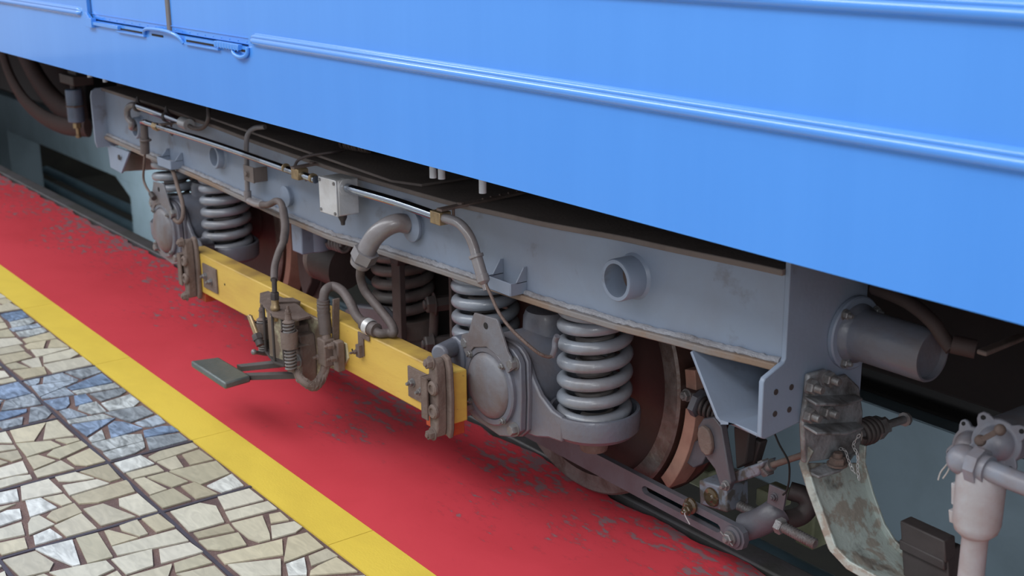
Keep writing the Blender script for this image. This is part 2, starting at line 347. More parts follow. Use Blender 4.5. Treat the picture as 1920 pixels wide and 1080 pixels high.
for yi, (ya, yb) in enumerate([(-.6, -.175), (-.175, .245), (.245, .665), (.665, 1.085), (1.085, 1.345)]):
    xl = sx_l if yi < 4 else [x for x in sx_l if x not in (-3.845, -2.57, -4.68)]
    for xa, xb in zip(xl[:-1], xl[1:]):
        if xb < -7.5 and yi < 3: continue
        g = .007; out = []
        shatter([V((xa+g, ya+g)), V((xb-g, ya+g)), V((xb-g, yb-.002)), V((xa+g, yb-.002))], .0135, out)
        for p in out:
            q = inset(p, .0064)
            if not q: continue
            c = cen(q)
            # knock off a few corners
            if len(q) > 3 and random.random() < .35:
                i = random.randrange(len(q)); a, b, d_ = q[i-1], q[i], q[(i+1) % len(q)]
                q = q[:i]+[b+(a-b)*.3, b+(d_-b)*.3]+q[i+1:]
            isblue = (yi == 4 and -4.258 < c.x < -3.41) or (yi == 3 and -4.258 < c.x < -3.845) or (yi == 4 and c.y > 1.235 and -5.12 < c.x < -4.72)
            col = random.choice(blue_l if isblue else cream_l); k_ = random.uniform(.9, 1.08)
            col = (*[min(1, x*k_) for x in srgb(col)], .9 if isblue else .22)
            if (not isblue) and random.random() < .10 and c.x > -3.6: col = (*srgb((206, 208, 204)), .6)
            base = len(sverts); h = random.uniform(0, .0012)
            sverts += [(v.x, v.y, h) for v in q]; sfaces.append(tuple(range(base, base+len(q)))); scols.append(col)
me = bpy.data.meshes.new('paving_stones'); me.from_pydata(sverts, [], sfaces); ca = me.color_attributes.new('Col', 'FLOAT_COLOR', 'CORNER')
for p, c in zip(me.polygons, scols):
    for li in p.loop_indices: ca.data[li].color = c
me.materials.append(MATS['stone']); ps = bpy.data.objects.new('paving_stones', me); C.objects.link(ps); adopt(ps, floor); ps['label'] = 'broken marble paving in cream with one blue-grey panel'
md = ps.modifiers.new('thick', 'SOLIDIFY'); md.thickness = .004
m = MB()
for x in sx_l: m.box((x-.005, -.6, -.004), (x+.005, 1.085 if x in (-3.845, -2.57, -4.68) else 1.345, -.001))
for y in (-.175, .245, .665, 1.085): m.box((X0, y-.005, -.004), (X1, y+.005, -.0008))
m.build('seam_strip', 'seam', floor, smooth=False, label='dark divider strips between the paving panels')

m = MB(); m.box((X0, 1.5, -1.55), (X1, 9, -1.45)); struct(m.build('pit_floor', 'pit_dark', smooth=False))
m = MB(); m.box((X0, 1.9, -1.45), (X1, 2.06, -.13)); struct(m.build('wall_near', 'pit_dark', smooth=False))
m = MB(); m.box((X0-1, 7.5, -1.5), (X1, 7.7, 3.4)); struct(m.build('wall_far', 'pit_dark', smooth=False))
m = MB(); m.box((X0-.2, 1.9, -1.5), (X0, 7.5, 3.4)); struct(m.build('wall_left', 'pit_dark', smooth=False))

def rail(name_label, yc, mt='rail_steel'):
    prof = [(-.036, 0), (.036, 0), (.036, -.035), (.009, -.05), (.009, -.125), (.06, -.14), (.06, -.152), (-.06, -.152), (-.06, -.14), (-.009, -.125), (-.009, -.05), (-.036, -.035)]
    m = MB(); m.prism([(X0, yc+a, b+.003) for a, b in prof], (X1-X0, 0, 0)); return tag(m.build('rail', mt, bevel=.006), name_label, 'rail', 'track rails')
rail('steel rail running along the chipped red floor edge', 2.150)
rail('far steel rail on the grey-green beam behind the bogie', 3.65, 'black_under')  # black colour stands in for the shade on this rail
m = MB(); m.box((X0, 2.07, -.45), (X1, 2.22, -.15)); struct(m.build('trim_1', 'rail_steel', smooth=False))

sb = thing('support_beam', 'grey-green concrete beam on columns behind and below the train', 'beam', (-6, 3.7, -1.45))
m = MB(); m.box((X0, 3.5, -.50), (-5.6, 3.8, -.15)); m.box((-5.6, 3.5, -.62), (X1, 3.8, -.15)); m.build('beam_web', 'teal_concrete', sb, bevel=.01)
for xa, xb in ((-13.7, -13.04), (-9.75, -8.6)):
    m = MB(); m.box((xa, 3.5, -1.45), (xb, 3.8, -.49)); m.prism([(xa-.3, 3.5, -.495), (xa, 3.5, -.62), (xa, 3.5, -.495)], (0, .3, 0)); m.build('column', 'teal_concrete', sb, bevel=.005)
for i, (z, y, lb) in enumerate(((-1.12, 4.12, 'upper of two grey pipes running low behind the columns at far left'), (-1.21, 4.0, 'lower of two grey pipes running low behind the columns at far left'))):
    m = MB(); m.cyl((-14, y, z), (-7, y, z), .045, n=20); tag(m.build('pipe', 'teal_pipe'), lb, 'pipe')

# ------------------------------------------------------------------ train car body
YS = 1.53; ZB = .978
car = thing('train_car', 'glossy light-blue metro car with ribbed side above the bogie', 'train', (-4, 2.9, ZB))
def side_strip(m, xa, xb, za, zb, y=YS, t=.012): m.box((xa, y, za), (xb, y+t, zb))
m = MB()
DX0, DX1, DXM, ZS = -4.515, -3.235, -3.805, 1.172
side_strip(m, X0, X1+1, ZB, ZS); side_strip(m, X0, DX0, ZS, 3.2); side_strip(m, DX1, X1+1, ZS, 3.2)
m.box((X0, YS, ZB-.004), (X1+1, YS+.05, ZB))
m.build('side_panel', 'blue_paint', car)
m = MB(); m.box((DX0-.004, YS+.012, ZS-.06), (DX0+.03, YS+.12, 3.2)); m.box((DX1-.03, YS+.012, ZS), (DX1+.004, YS+.12, 3.2)); m.box((DX0, YS+.012, ZS-.01), (DX1, YS+.12, ZS+.0))
m.build('door_frame', 'blue_dark', car)
for xa, xb in ((DX0+.018, DXM-.012), (DXM+.012, DX1-.004)):
    m = MB(); m.box((xa, YS+.010, ZS+.003), (xb, YS+.05, 3.2)); d = m.build('door_leaf', 'blue_paint', car, bevel=.003)
    m = MB(); n = 10
    for i in range(n): x = xa+(i+.5)*(xb-xa)/n; m.sphere((x, YS+.010, ZS+.012), .0025, 8)
    m.box((xa, YS+.007, ZS+.022), (xb, YS+.011, ZS+.024)); m.build('rivet_strip', 'blue_paint', d)
m = MB(); m.box((DXM-.013, YS+.004, ZS-.006), (DXM+.013, YS+.04, 3.2)); m.build('door_seal', 'rubber_seal', car, bevel=.003, label='grey rubber seal where the door leaves meet')
# sill with raised lips, brackets and drain recesses
m = MB()
def lip(xa, xb, z, out=.012, h=.004): m.box((xa, YS-out, z-h), (xb, YS+.002, z+h))
lip(-4.50, -4.44, 1.166, .016, .016); m.prism([(-4.535, YS-.010, 1.195), (-4.50, YS-.010, 1.15), (-4.47, YS-.010, 1.15), (-4.45, YS-.010, 1.17), (-4.51, YS-.010, 1.20)], (0, .012, 0))
lip(-4.44, -4.20, 1.165, .012, .006); lip(-4.22, -3.98, 1.152, .010, .003); lip(-3.66, -3.42, 1.152, .010, .003); lip(-3.44, -3.28, 1.168, .012, .008)
m.tube([(-3.99, YS-.002, 1.150), (-3.97, YS-.008, 1.172), (-3.90, YS-.012, 1.180), (-3.78, YS-.012, 1.180), (-3.70, YS-.010, 1.170), (-3.68, YS-.002, 1.150)], .006, 8)
m.tube([(-3.33, YS-.004, 1.160), (-3.31, YS-.010, 1.148), (-3.27, YS-.010, 1.143), (-3.24, YS-.006, 1.152), (-3.235, YS-.004, 1.172)], .006, 8)
for i in range(9): m.box((-3.43+i*.018, YS-.013, 1.158), (-3.425+i*.018, YS-.011, 1.176))
m.build('door_sill', 'blue_paint', car, bevel=.002)
for xa, xb in ((-4.20, -4.0), (-3.66, -3.45), (-3.93, -3.84), (-3.30, -3.26)):
    m = MB(); m.box((xa, YS-.0015, 1.157), (xb, YS+.001, 1.163)); m.build('sill_slot', 'black_under', car)
def moulding(xa, xb, zc, hh=.013, out=.014):
    prof = [(0, -hh-.006), (out*.25, -hh-.003)]
    for c_, r_, lo in ((-.0045, .0105, -70), (.0075, .0065, -35)):
        for k in range(9): an = math.radians(lo+(90-lo)*k/8*.98); prof.append((.004+r_*math.cos(an)*.95, c_+r_*math.sin(an)))
    prof += [(0, hh+.004)]
    m = MB(); rings = []
    for x, k in ((xa, .15), (xa+.006, .6), (xa+.016, .92), (xa+.03, 1), (xb-.03, 1), (xb-.016, .92), (xb-.006, .6), (xb, .15)):
        rings.append([(x, YS-a*k, zc+b*(k if abs(k) < 1 else 1)) for a, b in prof])
    vs = [p for r in rings for p in r]; n = len(prof); fs = []
    for i in range(len(rings)-1):
        for j in range(n-1): fs.append((i*n+j, i*n+j+1, (i+1)*n+j+1, (i+1)*n+j))
    m.add(vs, fs); return m.build('moulding', 'blue_gloss', car)
moulding(-3.215, X1+.8, 1.196); moulding(X0+.1, -4.575, 1.196); moulding(-3.215, X1+.8, 1.388); moulding(X0+.1, -4.575, 1.388)
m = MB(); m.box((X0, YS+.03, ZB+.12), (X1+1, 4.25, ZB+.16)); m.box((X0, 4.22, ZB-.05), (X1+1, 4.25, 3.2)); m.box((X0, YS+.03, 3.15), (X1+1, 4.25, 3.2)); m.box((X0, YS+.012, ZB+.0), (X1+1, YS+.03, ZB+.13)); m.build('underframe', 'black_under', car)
# little details hanging from the sole bar
for (u, v, h) in ((812, 322, .03), (828, 324, .03), (905, 348, .035), (168, 140, .02), (197, 149, .02)):
    p = A(u, v, 1.66); m = MB(); m.cyl((p.x, 1.66, p.z-h/2), (p.x, 1.66, ZB+.13), .009, n=14); m.build('bolt_stud', 'white_nut', car)
p, q = A(992, 371, 1.58), A(1142, 408, 1.58)
m = MB(); m.box((p.x, 1.575, ZB-.013), (q.x, 1.62, ZB-.005)); m.build('fixing_strip', 'blue_grey', car, bevel=.002)

# ------------------------------------------------------------------ bogie frame
bf = thing('bogie_frame', 'long grey bogie side beam with welded flanges and end plates', 'bogie frame', (-3.4, 1.9, .6))
topz = [(-5.2, .829), (-4.6, .822), (-4.17, .812), (-3.7, .795), (-3.2, .785), (-2.67, .79), (-2.32, .805), (-1.94, .830), (-1.535, .85)]
botz = [(-5.2, .632), (-4.65, .617), (-4.25, .607), (-3.54, .580), (-3.28, .575), (-2.99, .592), (-2.68, .602), (-2.24, .615), (-2.03, .625), (-1.76, .645), (-1.535, .664)]
def itp(t, x):
    for (a, b), (c, d) in zip(t[:-1], t[1:]):
        if x <= c: k = max(0, (x-a)/(c-a)); k = k*k*(3-2*k)*.3+k*.7; return b+(d-b)*k
    return t[-1][1]
XL, XR = -5.2, -1.535; gx = [XL+(XR-XL)*i/60 for i in range(61)]
def strip(y0, y1, zf0, zf1, name, mt, bv=.002, yf=None):
    m = MB(); vs = []; 
    for x in gx:
        a = y0 if yf is None else yf(x)
        vs += [(x, a, zf0(x)), (x, y1, zf0(x)), (x, y1, zf1(x)), (x, a, zf1(x))]
    fs = [(0, 3, 2, 1)]+[tuple((len(gx)-1)*4+k for k in (0, 1, 2, 3))]
    for i in range(len(gx)-1):
        for k in range(4): fs.append((i*4+k, i*4+(k+1) % 4, (i+1)*4+(k+1) % 4, (i+1)*4+k))
    m.add(vs, fs); return m.build(name, mt, bf, bevel=bv)
strip(1.80, 1.812, lambda x: itp(botz, x)+.012, lambda x: itp(topz, x)+.006, 'web_plate', 'frame_paint', 0)
strip(2.0, 2.012, lambda x: itp(botz, x)+.01, lambda x: itp(topz, x)+.006, 'web_plate', 'frame_dusty', 0)
strip(1.78, 2.03, lambda x: itp(botz, x), lambda x: itp(botz, x)+.015, 'bottom_flange', 'flange_edge', .003)
strip(1.787, 2.03, lambda x: itp(topz, x)+.004, lambda x: itp(topz, x)+.017, 'top_flange', 'frame_dusty', .002)
m = MB(); P_ = [V((x, 1.796+random.uniform(-.002, .002), itp(botz, x)+.018+random.uniform(-.0015, .0015))) for x in [XL+(XR-XL)*i/330 for i in range(331)]]
rs_ = [random.uniform(.0065, .009) for _ in P_]; m.tube(P_, lambda t: rs_[int(t*330)], 8, smooth=False); m.build('weld_bead', 'weld', bf)
# doubler plate on the top flange
m = MB(); m.prism([(-4.15, 1.80, .838), (-3.5, 1.792, .822), (-2.95, 1.795, .806), (-2.85, 1.83, .806), (-2.85, 2.0, .806), (-3.5, 2.0, .822), (-4.15, 2.0, .838)], (0, 0, .008)); m.build('doubler_plate', 'frame_dusty', bf, bevel=.002)
# end plates
m = MB(); zt, zb = .852, .54
m.prism([(XR, 1.795, zt+.05), (XR, 1.797, .690), (XR, 1.792, .682), (XR, 1.742, .662), (XR, 1.737, .654), (XR, 1.739, .540), (XR, 1.75, .535), (XR, 1.86, .546), (XR, 2.035, .560), (XR, 2.035, .95), (XR, 1.80, .95)], (.012, 0, 0))
ep = m.build('end_plate', 'frame_paint', bf, bevel=.002)
for (u, v) in ((1455, 735), (1484, 726), (1453, 776), (1480, 768)):
    m = MB(); p = AX(u, v, XR+.0125); m.cyl(p-V((.001, 0, 0)), p+V((.0006, 0, 0)), .0062, n=18); m.build('bolt_hole', 'dark_metal', ep)
m = MB(); m.prism([(XL-.012, 1.748, .60), (XL-.012, 1.742, .625), (XL-.012, 1.742, .815), (XL-.012, 1.748, .835), (XL-.012, 1.765, .845), (XL-.012, 2.0, .845), (XL-.012, 2.0, .60)], (.012, 0, 0)); m.build('end_plate', 'frame_paint', bf, bevel=.002)
m = MB(); pts = [A(1297, 658, 1.775), A(1345, 781, 1.755), A(1352, 789, 1.752), A(1380, 801, 1.748), A(1422, 820, 1.742)]; n_ = len(pts); vs = []
for k, p in enumerate(pts):
    t_ = (pts[min(k+1, n_-1)]-pts[max(k-1, 0)]).normalized(); nn = V((t_.z, 0, -t_.x))
    if nn.x > 0: nn = -nn
    q = V((p.x, 2.03, p.z)); vs += [p, q, q+nn*.007, p+nn*.007]
fs = [(0, 1, 2, 3), tuple((n_-1)*4+k for k in (3, 2, 1, 0))]
for i in range(n_-1):
    for k in range(4): fs.append((i*4+k, i*4+(k+1) % 4, (i+1)*4+(k+1) % 4, (i+1)*4+k))
m.add(vs, fs); m.build('brace_plate', 'frame_paint', bf, bevel=.0012)
m = MB(); pts = [A(201, 270, 1.80), A(207, 314, 1.79), A(227, 325, 1.78), A(242, 285, 1.80)]
m.prism(pts, (0, .009, 0)); g_ = m.build('gusset', 'frame_paint', bf, bevel=.0015)
m = MB(); p = A(224, 295, 1.789); m.cyl(p, p-V((0, .004, 0)), .011, n=16); m.build('bolt_hole', 'dark_metal', g_)
m = MB(); pts = [A(236, 284, 1.86), A(222, 322, 1.86), A(292, 318, 1.86), A(296, 300, 1.86)]; m.prism([(min(p.x, -4.862), p.y, p.z) for p in pts], (0, .03, 0)); m.build('stiffener', 'wheel_red', bf, bevel=.002)
# pipe stubs and bosses
def stub(u, v, R, L, t=.010, label=None):
    p = A(u, v, 1.80-L); m = MB(); d = V((0, -1, 0)); o = V((p.x, 1.801, p.z))
    m.lathe(o, d, [(R+.006, 0), (R+.004, .003), (R, .008), (R, L-.002), (R-.002, L+.001), (R-t, L+.001), (R-t, .0015), (R-t, .001)], 40, caps=False)
    s_ = m.build('pipe_stub', 'frame_paint', bf, label=label)
    m = MB(); m.cyl(o+d*.0012, o+d*.002, R-t+.001, n=40); m.build('stub_bore', 'rusty_dust', s_)  # brown cap puts the shaded depth of the bore into colour
stub(1154, 526, .047, .055, label='wide open pipe stub near the right end'); stub(400, 294, .042, .03); stub(252, 240, .042, .03)
def boss(u, v, R, L, pr=.02):
    p = A(u, v, 1.80-L); m = MB(); o = V((p.x, 1.801, p.z)); m.lathe(o, (0, -1, 0), [(R*.9, 0), (R*.9, L*.55), (R, L*.6), (R, L-.002), (R-.003, L)], 36); return m.build('boss', 'frame_paint', bf)
boss(532, 369, .034, .02); boss(767, 423, .046, .02)
p = A(764, 385, 1.80); m = MB(); m.obox((p.x, 1.795, p.z-.006), (.02, 0, 0), (0, .004, 0), (0, 0, .02)); m.build('weld_pad', 'frame_paint', bf)
# cable guard bracket right of the middle, and its twin near the left
def guard(xa, xb, z, zup, out=.05):
    m = MB()
    m.box((xa, 1.80-out, z-.018), (xb, 1.80-out+.004, z+.014)); m.box((xa-.004, 1.80-out, z-.018), (xa, 1.80, z+.014)); m.box((xb, 1.80-out, z-.018), (xb+.004, 1.80, z+.014))
    m.prism([(xa-.004, 1.765, z+.01), (xa-.004, 1.80, z+.01), (xa-.004, 1.80, zup), (xa-.004, 1.79, zup)], (.004, 0, 0)); m.prism([(xb, 1.765, z+.01), (xb, 1.80, z+.01), (xb, 1.80, zup), (xb, 1.79, zup)], (.004, 0, 0))
    m.build('guard_bracket', 'frame_paint', bf, bevel=.0012)
p = A(920, 530, 1.76); q = A(962, 540, 1.76); guard(p.x, q.x, p.z+.006, p.z+.055)
p = A(300, 300, 1.76); q = A(324, 308, 1.76); guard(p.x, q.x, p.z+.0, p.z+.04)
m = MB(); p = A(467, 326, 1.752); m.obox(p, (.036, 0, 0), (0, .0025, 0), (0, 0, .026)); m.box((p.x+.03, 1.752, p.z-.024), (p.x+.036, 1.80, p.z+.024)); m.bolt((p.x-.004, 1.7495, p.z), (0, -1, 0), .009, .008)
m.build('pipe_bracket', 'frame_dusty', bf, bevel=.001)
# clamp arms lying over the top flange, carrying the conduit
def clamp_arm(u, v, ye=1.99):
    p = A(u, v, 1.725); m = MB(); z = p.z+.014
    m.beam((p.x, 1.705, z), (p.x, ye, z+.012*(ye > 1.8)), (.012, 0, 0), (0, 0, .003))
    if ye > 1.8: m.bolt((p.x, 1.77, z+.003), (0, 0, 1), .008, .006)
    m.cyl((p.x, 1.748, z), (p.x, 1.748, z-.045), .004, n=10); m.hexn((p.x, 1.748, z-.04), (0, 0, 1), .008, .008)
    for i in range(5 if ye > 1.8 else 0): m.cyl((p.x+random.uniform(-.006, .006), 1.84+i*.028, z+.006), (p.x+random.uniform(-.006, .006), 1.84+i*.028, z+.012+.001*i), .0025, n=8)
    m.build('clamp_arm', 'rusty_dust', bf)
    return p
for uv in ((560, 322), (836, 402), (310, 240, 1.752)): clamp_arm(*uv)
# transoms and inner structure seen between the springs
m = MB(); p = A(572, 455, 1.86); m.box((p.x-.035, 1.83, p.z-.03), (p.x+.035, 1.95, itp(botz, p.x))); m.cyl((p.x+.0, 1.9, p.z-.03), (p.x, 1.9, p.z+.05), .045, n=20); m.build('spring_pocket', 'frame_paint', bf, bevel=.004)
for (u, w_) in ((748, .024), (849, .006)):
    m = MB(); p = A(u, 560, 1.95); m.box((p.x-w_, 1.94, .22), (p.x+w_, 1.96, .60)); m.build('hanger_plate', 'dark_metal', bf, bevel=.002)
m = MB(); p = A(738, 490, 1.93); m.prism([(p.x-.05, 1.93, .60), (p.x+.05, 1.93, .60), (p.x+.02, 1.93, .50), (p.x-.02, 1.93, .50)], (0, .05, 0))
m.build('hanger_plate', 'dark_metal', bf, bevel=.002)
m = MB(); m.box((-3.7, 2.03, .51), (-3.27, 3.7, .66)); m.build('transom', 'dark_metal', bf, bevel=.004)
m = MB(); m.box((-5.2, 3.72, .6), (-1.53, 3.95, .85)); m.build('far_side_beam', 'black_under', bf, bevel=.004)  # coloured black in place of the deep shade on the far side

# ------------------------------------------------------------------ wheels and axles
def wheelset(xc, lb):
    t = thing('wheelset', lb, 'wheel', (xc, 2.11, .376), 'wheelsets of the bogie')
    R = .368
    for (y, sgn) in ((2.05, 1), (3.71, -1)):
        m = MB(); o = V((xc, y, .376)); d = V((0, sgn, 0))
        m.lathe(o, d, [(R-.05, .0), (R-.006, 0), (R, .006)], 96, caps=False); m.build('tyre_face', 'tyre_steel', t)
        m = MB(); m.lathe(o, d, [(R, .006), (R+.001, .06), (R+.002, .132), (R+.010, .142), (R+.029, .148), (R+.031, .160), (R+.02, .168), (R-.06, .168)], 96, caps=False); m.build('tread', 'tread', t)
        m = MB(); m.lathe(o, d, [(.03, -.02), (.085, -.02), (.09, .0), (.10, .05), (.20, .055), (R-.07, .03), (R-.052, .012), (R-.05, 0)], 72, caps=False)
        m.lathe(o, d, [(.1, .07), (R-.06, .168)], 72, caps=False); m.build('wheel_disc', 'wheel_red', t)
    m = MB(); m.cyl((xc, 2.028, .376), (xc, 3.73, .376), .075, n=24); m.build('axle', 'dark_metal', t)
    return t
wheelset(-2.43, 'steel wheel with dark red disc at right, behind the nearest axle box')
wheelset(-4.53, 'steel wheel at left, mostly hidden behind the far axle box')
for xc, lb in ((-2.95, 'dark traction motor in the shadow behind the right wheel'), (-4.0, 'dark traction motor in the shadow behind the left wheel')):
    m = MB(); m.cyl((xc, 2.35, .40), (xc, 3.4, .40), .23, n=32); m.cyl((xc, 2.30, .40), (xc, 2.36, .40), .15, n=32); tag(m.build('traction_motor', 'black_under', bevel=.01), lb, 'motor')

# ------------------------------------------------------------------ axle boxes
YF = 1.75
def axle_box(xc, lb, right):
    t = thing('axle_box', lb, 'axle box', (xc, 1.9, .2), 'axle boxes of the bogie'); z = .376
    m = MB(); m.lathe((xc, YF+.03, z), (0, 1, 0), [(.118, 0), (.122, .02), (.122, .20), (.10, .225), (.09, .240)], 40)
    for s in (-1, 1):
        # wing that sweeps down to the spring seat
        pts = [(xc+s*.075, z+.11), (xc+s*.105, z+.085), (xc+s*.125, z+.045), (xc+s*.155, z+.010), (xc+s*.20, z-.015), (xc+s*.24, z-.02), (xc+s*.24, z-.085), (xc+s*.19, z-.09), (xc+s*.14, z-.105), (xc+s*.09, z-.11), (xc+s*.03, z-.10), (xc+s*.02, z+.05)]
        m.prism([(a, 1.786, b) for a, b in pts], (0, .0175, 0)); m.prism([(a, 1.9965, b) for a, b in pts], (0, .016, 0))
        m.prism([(xc+s*a, 1.80, z+b) for a, b in ((.05, .03), (.112, .0), (.116, -.056), (.24, -.058), (.24, -.086), (.05, -.095))], (0, .20, 0))
    m.build('housing', 'box_paint', t, bevel=.005)
    for s in (-1, 1):
        m = MB(); o = V((xc+s*.227, 1.9, .288)); m.lathe(o, (0, 0, 1), [(.07, 0), (.10, .002), (.112, .014), (.115, .06), (.112, .066), (.104, .066), (.100, .055), (.098, .036), (.01, .036)], 48)
        st = m.build('spring_seat', 'box_paint', t)
        m = MB(); m.lathe(o, (0, 0, -1), [(.038, 0), (.038, .03), (.034, .045), (.033, .048)], 28); m.build('seat_pin', 'rusty_dust', st)
    m = MB(); m.lathe((xc, 1.93, z+.05), (0, 0, 1), [(.066, 0), (.066, .02), (.062, .06), (.060, .10), (.055, .112), (.053, .116)], 36); m.build('bump_cylinder', 'box_paint', t)
    # cover plate with lugs
    m = MB(); a, b = .118, .100
    oct_ = [(-a, -b+.03), (-a+.012, -b-.006), (-a+.035, -b-.018), (-.04, -b-.022), (.03, -b-.03), (a-.025, -b-.012), (a, -b+.012), (a+.004, 0), (a, b-.012), (a-.012, b+.004), (a-.03, b+.016), (.06, b+.022), (-.06, b+.022), (-a+.03, b+.016), (-a+.008, b+.002), (-a, b-.02)]
    m.prism([(xc+p, YF+.004, z+q) for p, q in oct_], (0, .018, 0)); m.prism([(xc+p*1.03, YF+.024, z+q*1.03) for p, q in oct_], (0, .014, 0))
    m.build('cover_plate', 'box_paint', t, bevel=.003)
    m = MB(); m.lathe((xc, YF+.005, z), (0, -1, 0), [(.104, 0), (.104, .010), (.100, .014), (.088, .014), (.086, .010)], 56); m.build('cover_ring', 'box_paint', t)
    m = MB(); m.lathe((xc, YF-.004, z), (0, -1, 0), [(.086, 0), (.084, .007), (.074, .015), (.05, .022), (.02, .025), (.0001, .0255)], 48); m.build('cover_dome', 'cover_paint', t)
    for p, q in ((-.098, .088), (.098, .085), (.098, -.088), (-.098, -.085)):
        m = MB(); m.bolt((xc+p, YF+.004, z+q), (0, -1, 0), .0145, .016, ph=random.random()); m.build('bolt', 'bolt_steel', t)
    for p, q in ((-.073, .066), (.066, .072), (.066, -.074), (-.076, -.062)):
        m = MB(); m.bolt((xc+p, YF-.009, z+q), (0, -1, 0), .008, .006, .004, ph=random.random()); m.build('bolt', 'bolt_steel', t)
    m = MB(); pl = [(-.112, .088), (-.088, .052), (-.055, .088), (0, .104), (.05, .093), (.088, .06), (.112, .078), (.100, .105), (.088, .115), (.050, .183), (.044, .188), (-.050, .181), (-.056, .172), (-.078, .120), (-.108, .108)]
    m.prism([(xc+p, YF-.012, z+q) for p, q in pl], (0, .007, 0)); pp = m.build('earth_plate', 'cover_paint', t, bevel=.0015)
    m = MB(); m.lathe((xc+.0, YF-.0125, z+.160), (0, -1, 0), [(.0085, 0), (.0085, .001)], 20); m.build('plate_hole', 'black_under', pp)
    return t
ab_r = axle_box(-2.43, 'grey axle box with domed round cover at right, nearest the camera', True)
ab_l = axle_box(-4.53, 'grey axle box with domed cover at left, beyond the yellow beam', False)

# ------------------------------------------------------------------ coil springs
def coil(x, y, z0, z1, R, r, turns, lb, mt='spring_paint', grp=None, ph=0.):
    t = thing('coil_spring', lb, 'spring', (x, y, z0), grp or 'coil springs of the bogie'); h = z1-z0
    m = MB(); m.helix((x, y, z0+r), (0, 0, 1), R, r, turns, h-2*r, 14, 40, ph, .25); m.build('outer_coil', mt, t)
    m = MB(); m.helix((x, y, z0+r), (0, 0, 1), R*.52, r*.55, turns*1.6, h-2*r, 8, 24, ph+1, .25); m.build('inner_coil', 'spring_dark', t)
    m = MB(); m.lathe((x, y, z1-.006), (0, 0, 1), [(R+r*.7, 0), (R+r*.9, .004), (R+r*.9, .016), (R, .02)], 40); m.build('spring_cap', mt, t)
    return t
coil(-2.203, 1.9, .326, .600, .0775, .0160, 5.7, 'grey coil spring right of the nearest axle box', ph=2.2)
coil(-2.657, 1.9, .326, .586, .0775, .0160, 5.7, 'grey coil spring left of and behind the nearest axle box', ph=1.0)
coil(-4.303, 1.9, .326, .59, .0775, .0160, 5.7, 'grey coil spring right of the far axle box', ph=2.0)
coil(-4.757, 1.9, .326, .60, .0775, .0160, 5.7, 'grey coil spring left of and above the far axle box', ph=.5)
coil(-3.48, 2.15, .225, .49, .088, .018, 5.5, 'dusty inner coil spring seen behind the dark upright in the middle', 'spring_dark')
m = MB(); m.lathe((-3.48, 2.15, .10), (0, 0, 1), [(.10, 0), (.112, .01), (.112, .045), (.104, .050), (.104, .058), (.110, .062), (.110, .100), (.104, .108), (.104, .124)], 40); m.box((-3.75, 2.06, .05), (-3.2, 2.3, .10))
tag(m.build('spring_plank', 'frame_dusty', bevel=.004), 'dusty plank and cup carrying the dusty inner spring', 'spring plank')

# ------------------------------------------------------------------ yellow beam and its hangers
YB0, YB1 = 1.655, 1.715
m = MB(); xa, xb = -4.085, -2.482
N = 40; vs = []; fs = []
m.box((xa, YB0, .272), (xb, YB1, .412)); yb = m.build('beam_timber', 'yellow_wood', None, bevel=.004)
tb = thing('wooden_beam', 'yellow painted timber beam carrying the current collector between the axle boxes', 'beam', ((xa+xb)/2, (YB0+YB1)/2, .272)); adopt(yb, tb)
m = MB(); p = A(850, 800, YB0); m.box((-2.60, YB0+.008, .235), (xb-.01, YB1-.004, .272)); m.box((-4.07, YB0+.008, .235), (-3.99, YB1-.004, .272)); m.build('packing_block', 'orange_paint', tb, bevel=.002, label='orange packing under the beam end')
for x in (-3.80, -3.49, -2.96):
    m = MB(); m.cyl((x, YB0+.001, .345), (x, YB0-.0008, .345), .004, n=12); m.build('nail_hole', 'black_under', tb)
def hanger(u, v, u2, lb):      # bolted clamp holding a beam end; (u, v) its middle, u2 the plate centre
    c = A(u, v, YB0-.036); t = thing('beam_hanger', lb, 'bracket', (c.x, YB0, c.z-.11), 'hangers of the yellow beam')
    x, z = c.x, c.z; y = YB0-.0445
    prof = [(-.026, -.088), (.022, -.10), (.030, -.075), (.034, 0), (.030, .070), (.020, .092), (-.004, .098), (-.022, .088), (-.026, .07), (-.03, 0)]
    m = MB(); m.prism([(x+a*.62-.004, y, z+b*1.05) for a, b in prof], (0, .030, 0)); m.prism([(x+a*.80+.004, y+.030, z+b*1.12) for a, b in prof], (0, .014, 0)); m.build('clamp_body', 'rusty_dust', t, bevel=.004)
    m = MB(); m.box((x-.036, y-.012, z-.062), (x-.010, y-.007, z+.050)); m.box((x-.036, y-.012, z+.045), (x-.010, y+.02, z+.05)); m.box((x-.040, y-.012, z-.062), (x-.036, y+.03, z+.050)); m.build('lock_plate', 'rusty_dust', t, bevel=.0015)
    for dz in (.092, -.098):
        m = MB(); m.bolt((x-.006, y, z+dz), (0, -1, 0), .014, .014, .004, ph=.5); m.build('bolt', 'rusty_dust', t)
    for dz in (.028, -.034):
        m = MB(); m.lathe((x+.004, y, z+dz), (0, -1, 0), [(.019, 0), (.019, .006), (.015, .010), (.010, .010), (.009, .006)], 28); m.build('washer', 'rusty_dust', t)
    c2 = A(u2, v-6, YB0); s = -1 if u2 < u else 1
    m = MB(); m.box((c2.x-.055, YB0-.006, .300), (c2.x+.055, YB0, .385)); pl = m.build('strap_plate', 'rusty_dust', t, bevel=.001)
    for k in (-.03, .012):
        m = MB(); m.bolt((c2.x+k, YB0-.006, .345-.012*(k > 0)), (0, -1, 0), .0095, .010, .008, ph=.2); m.build('bolt', 'bolt_steel', pl)
    return t, x, z
h1, hx, hz = hanger(818, 745, 790, 'brown bolted clamp holding the right end of the yellow beam')
m = MB(); m.cyl((-2.55, 1.675, .442), (-2.603, 1.775, .434), .024, n=28)
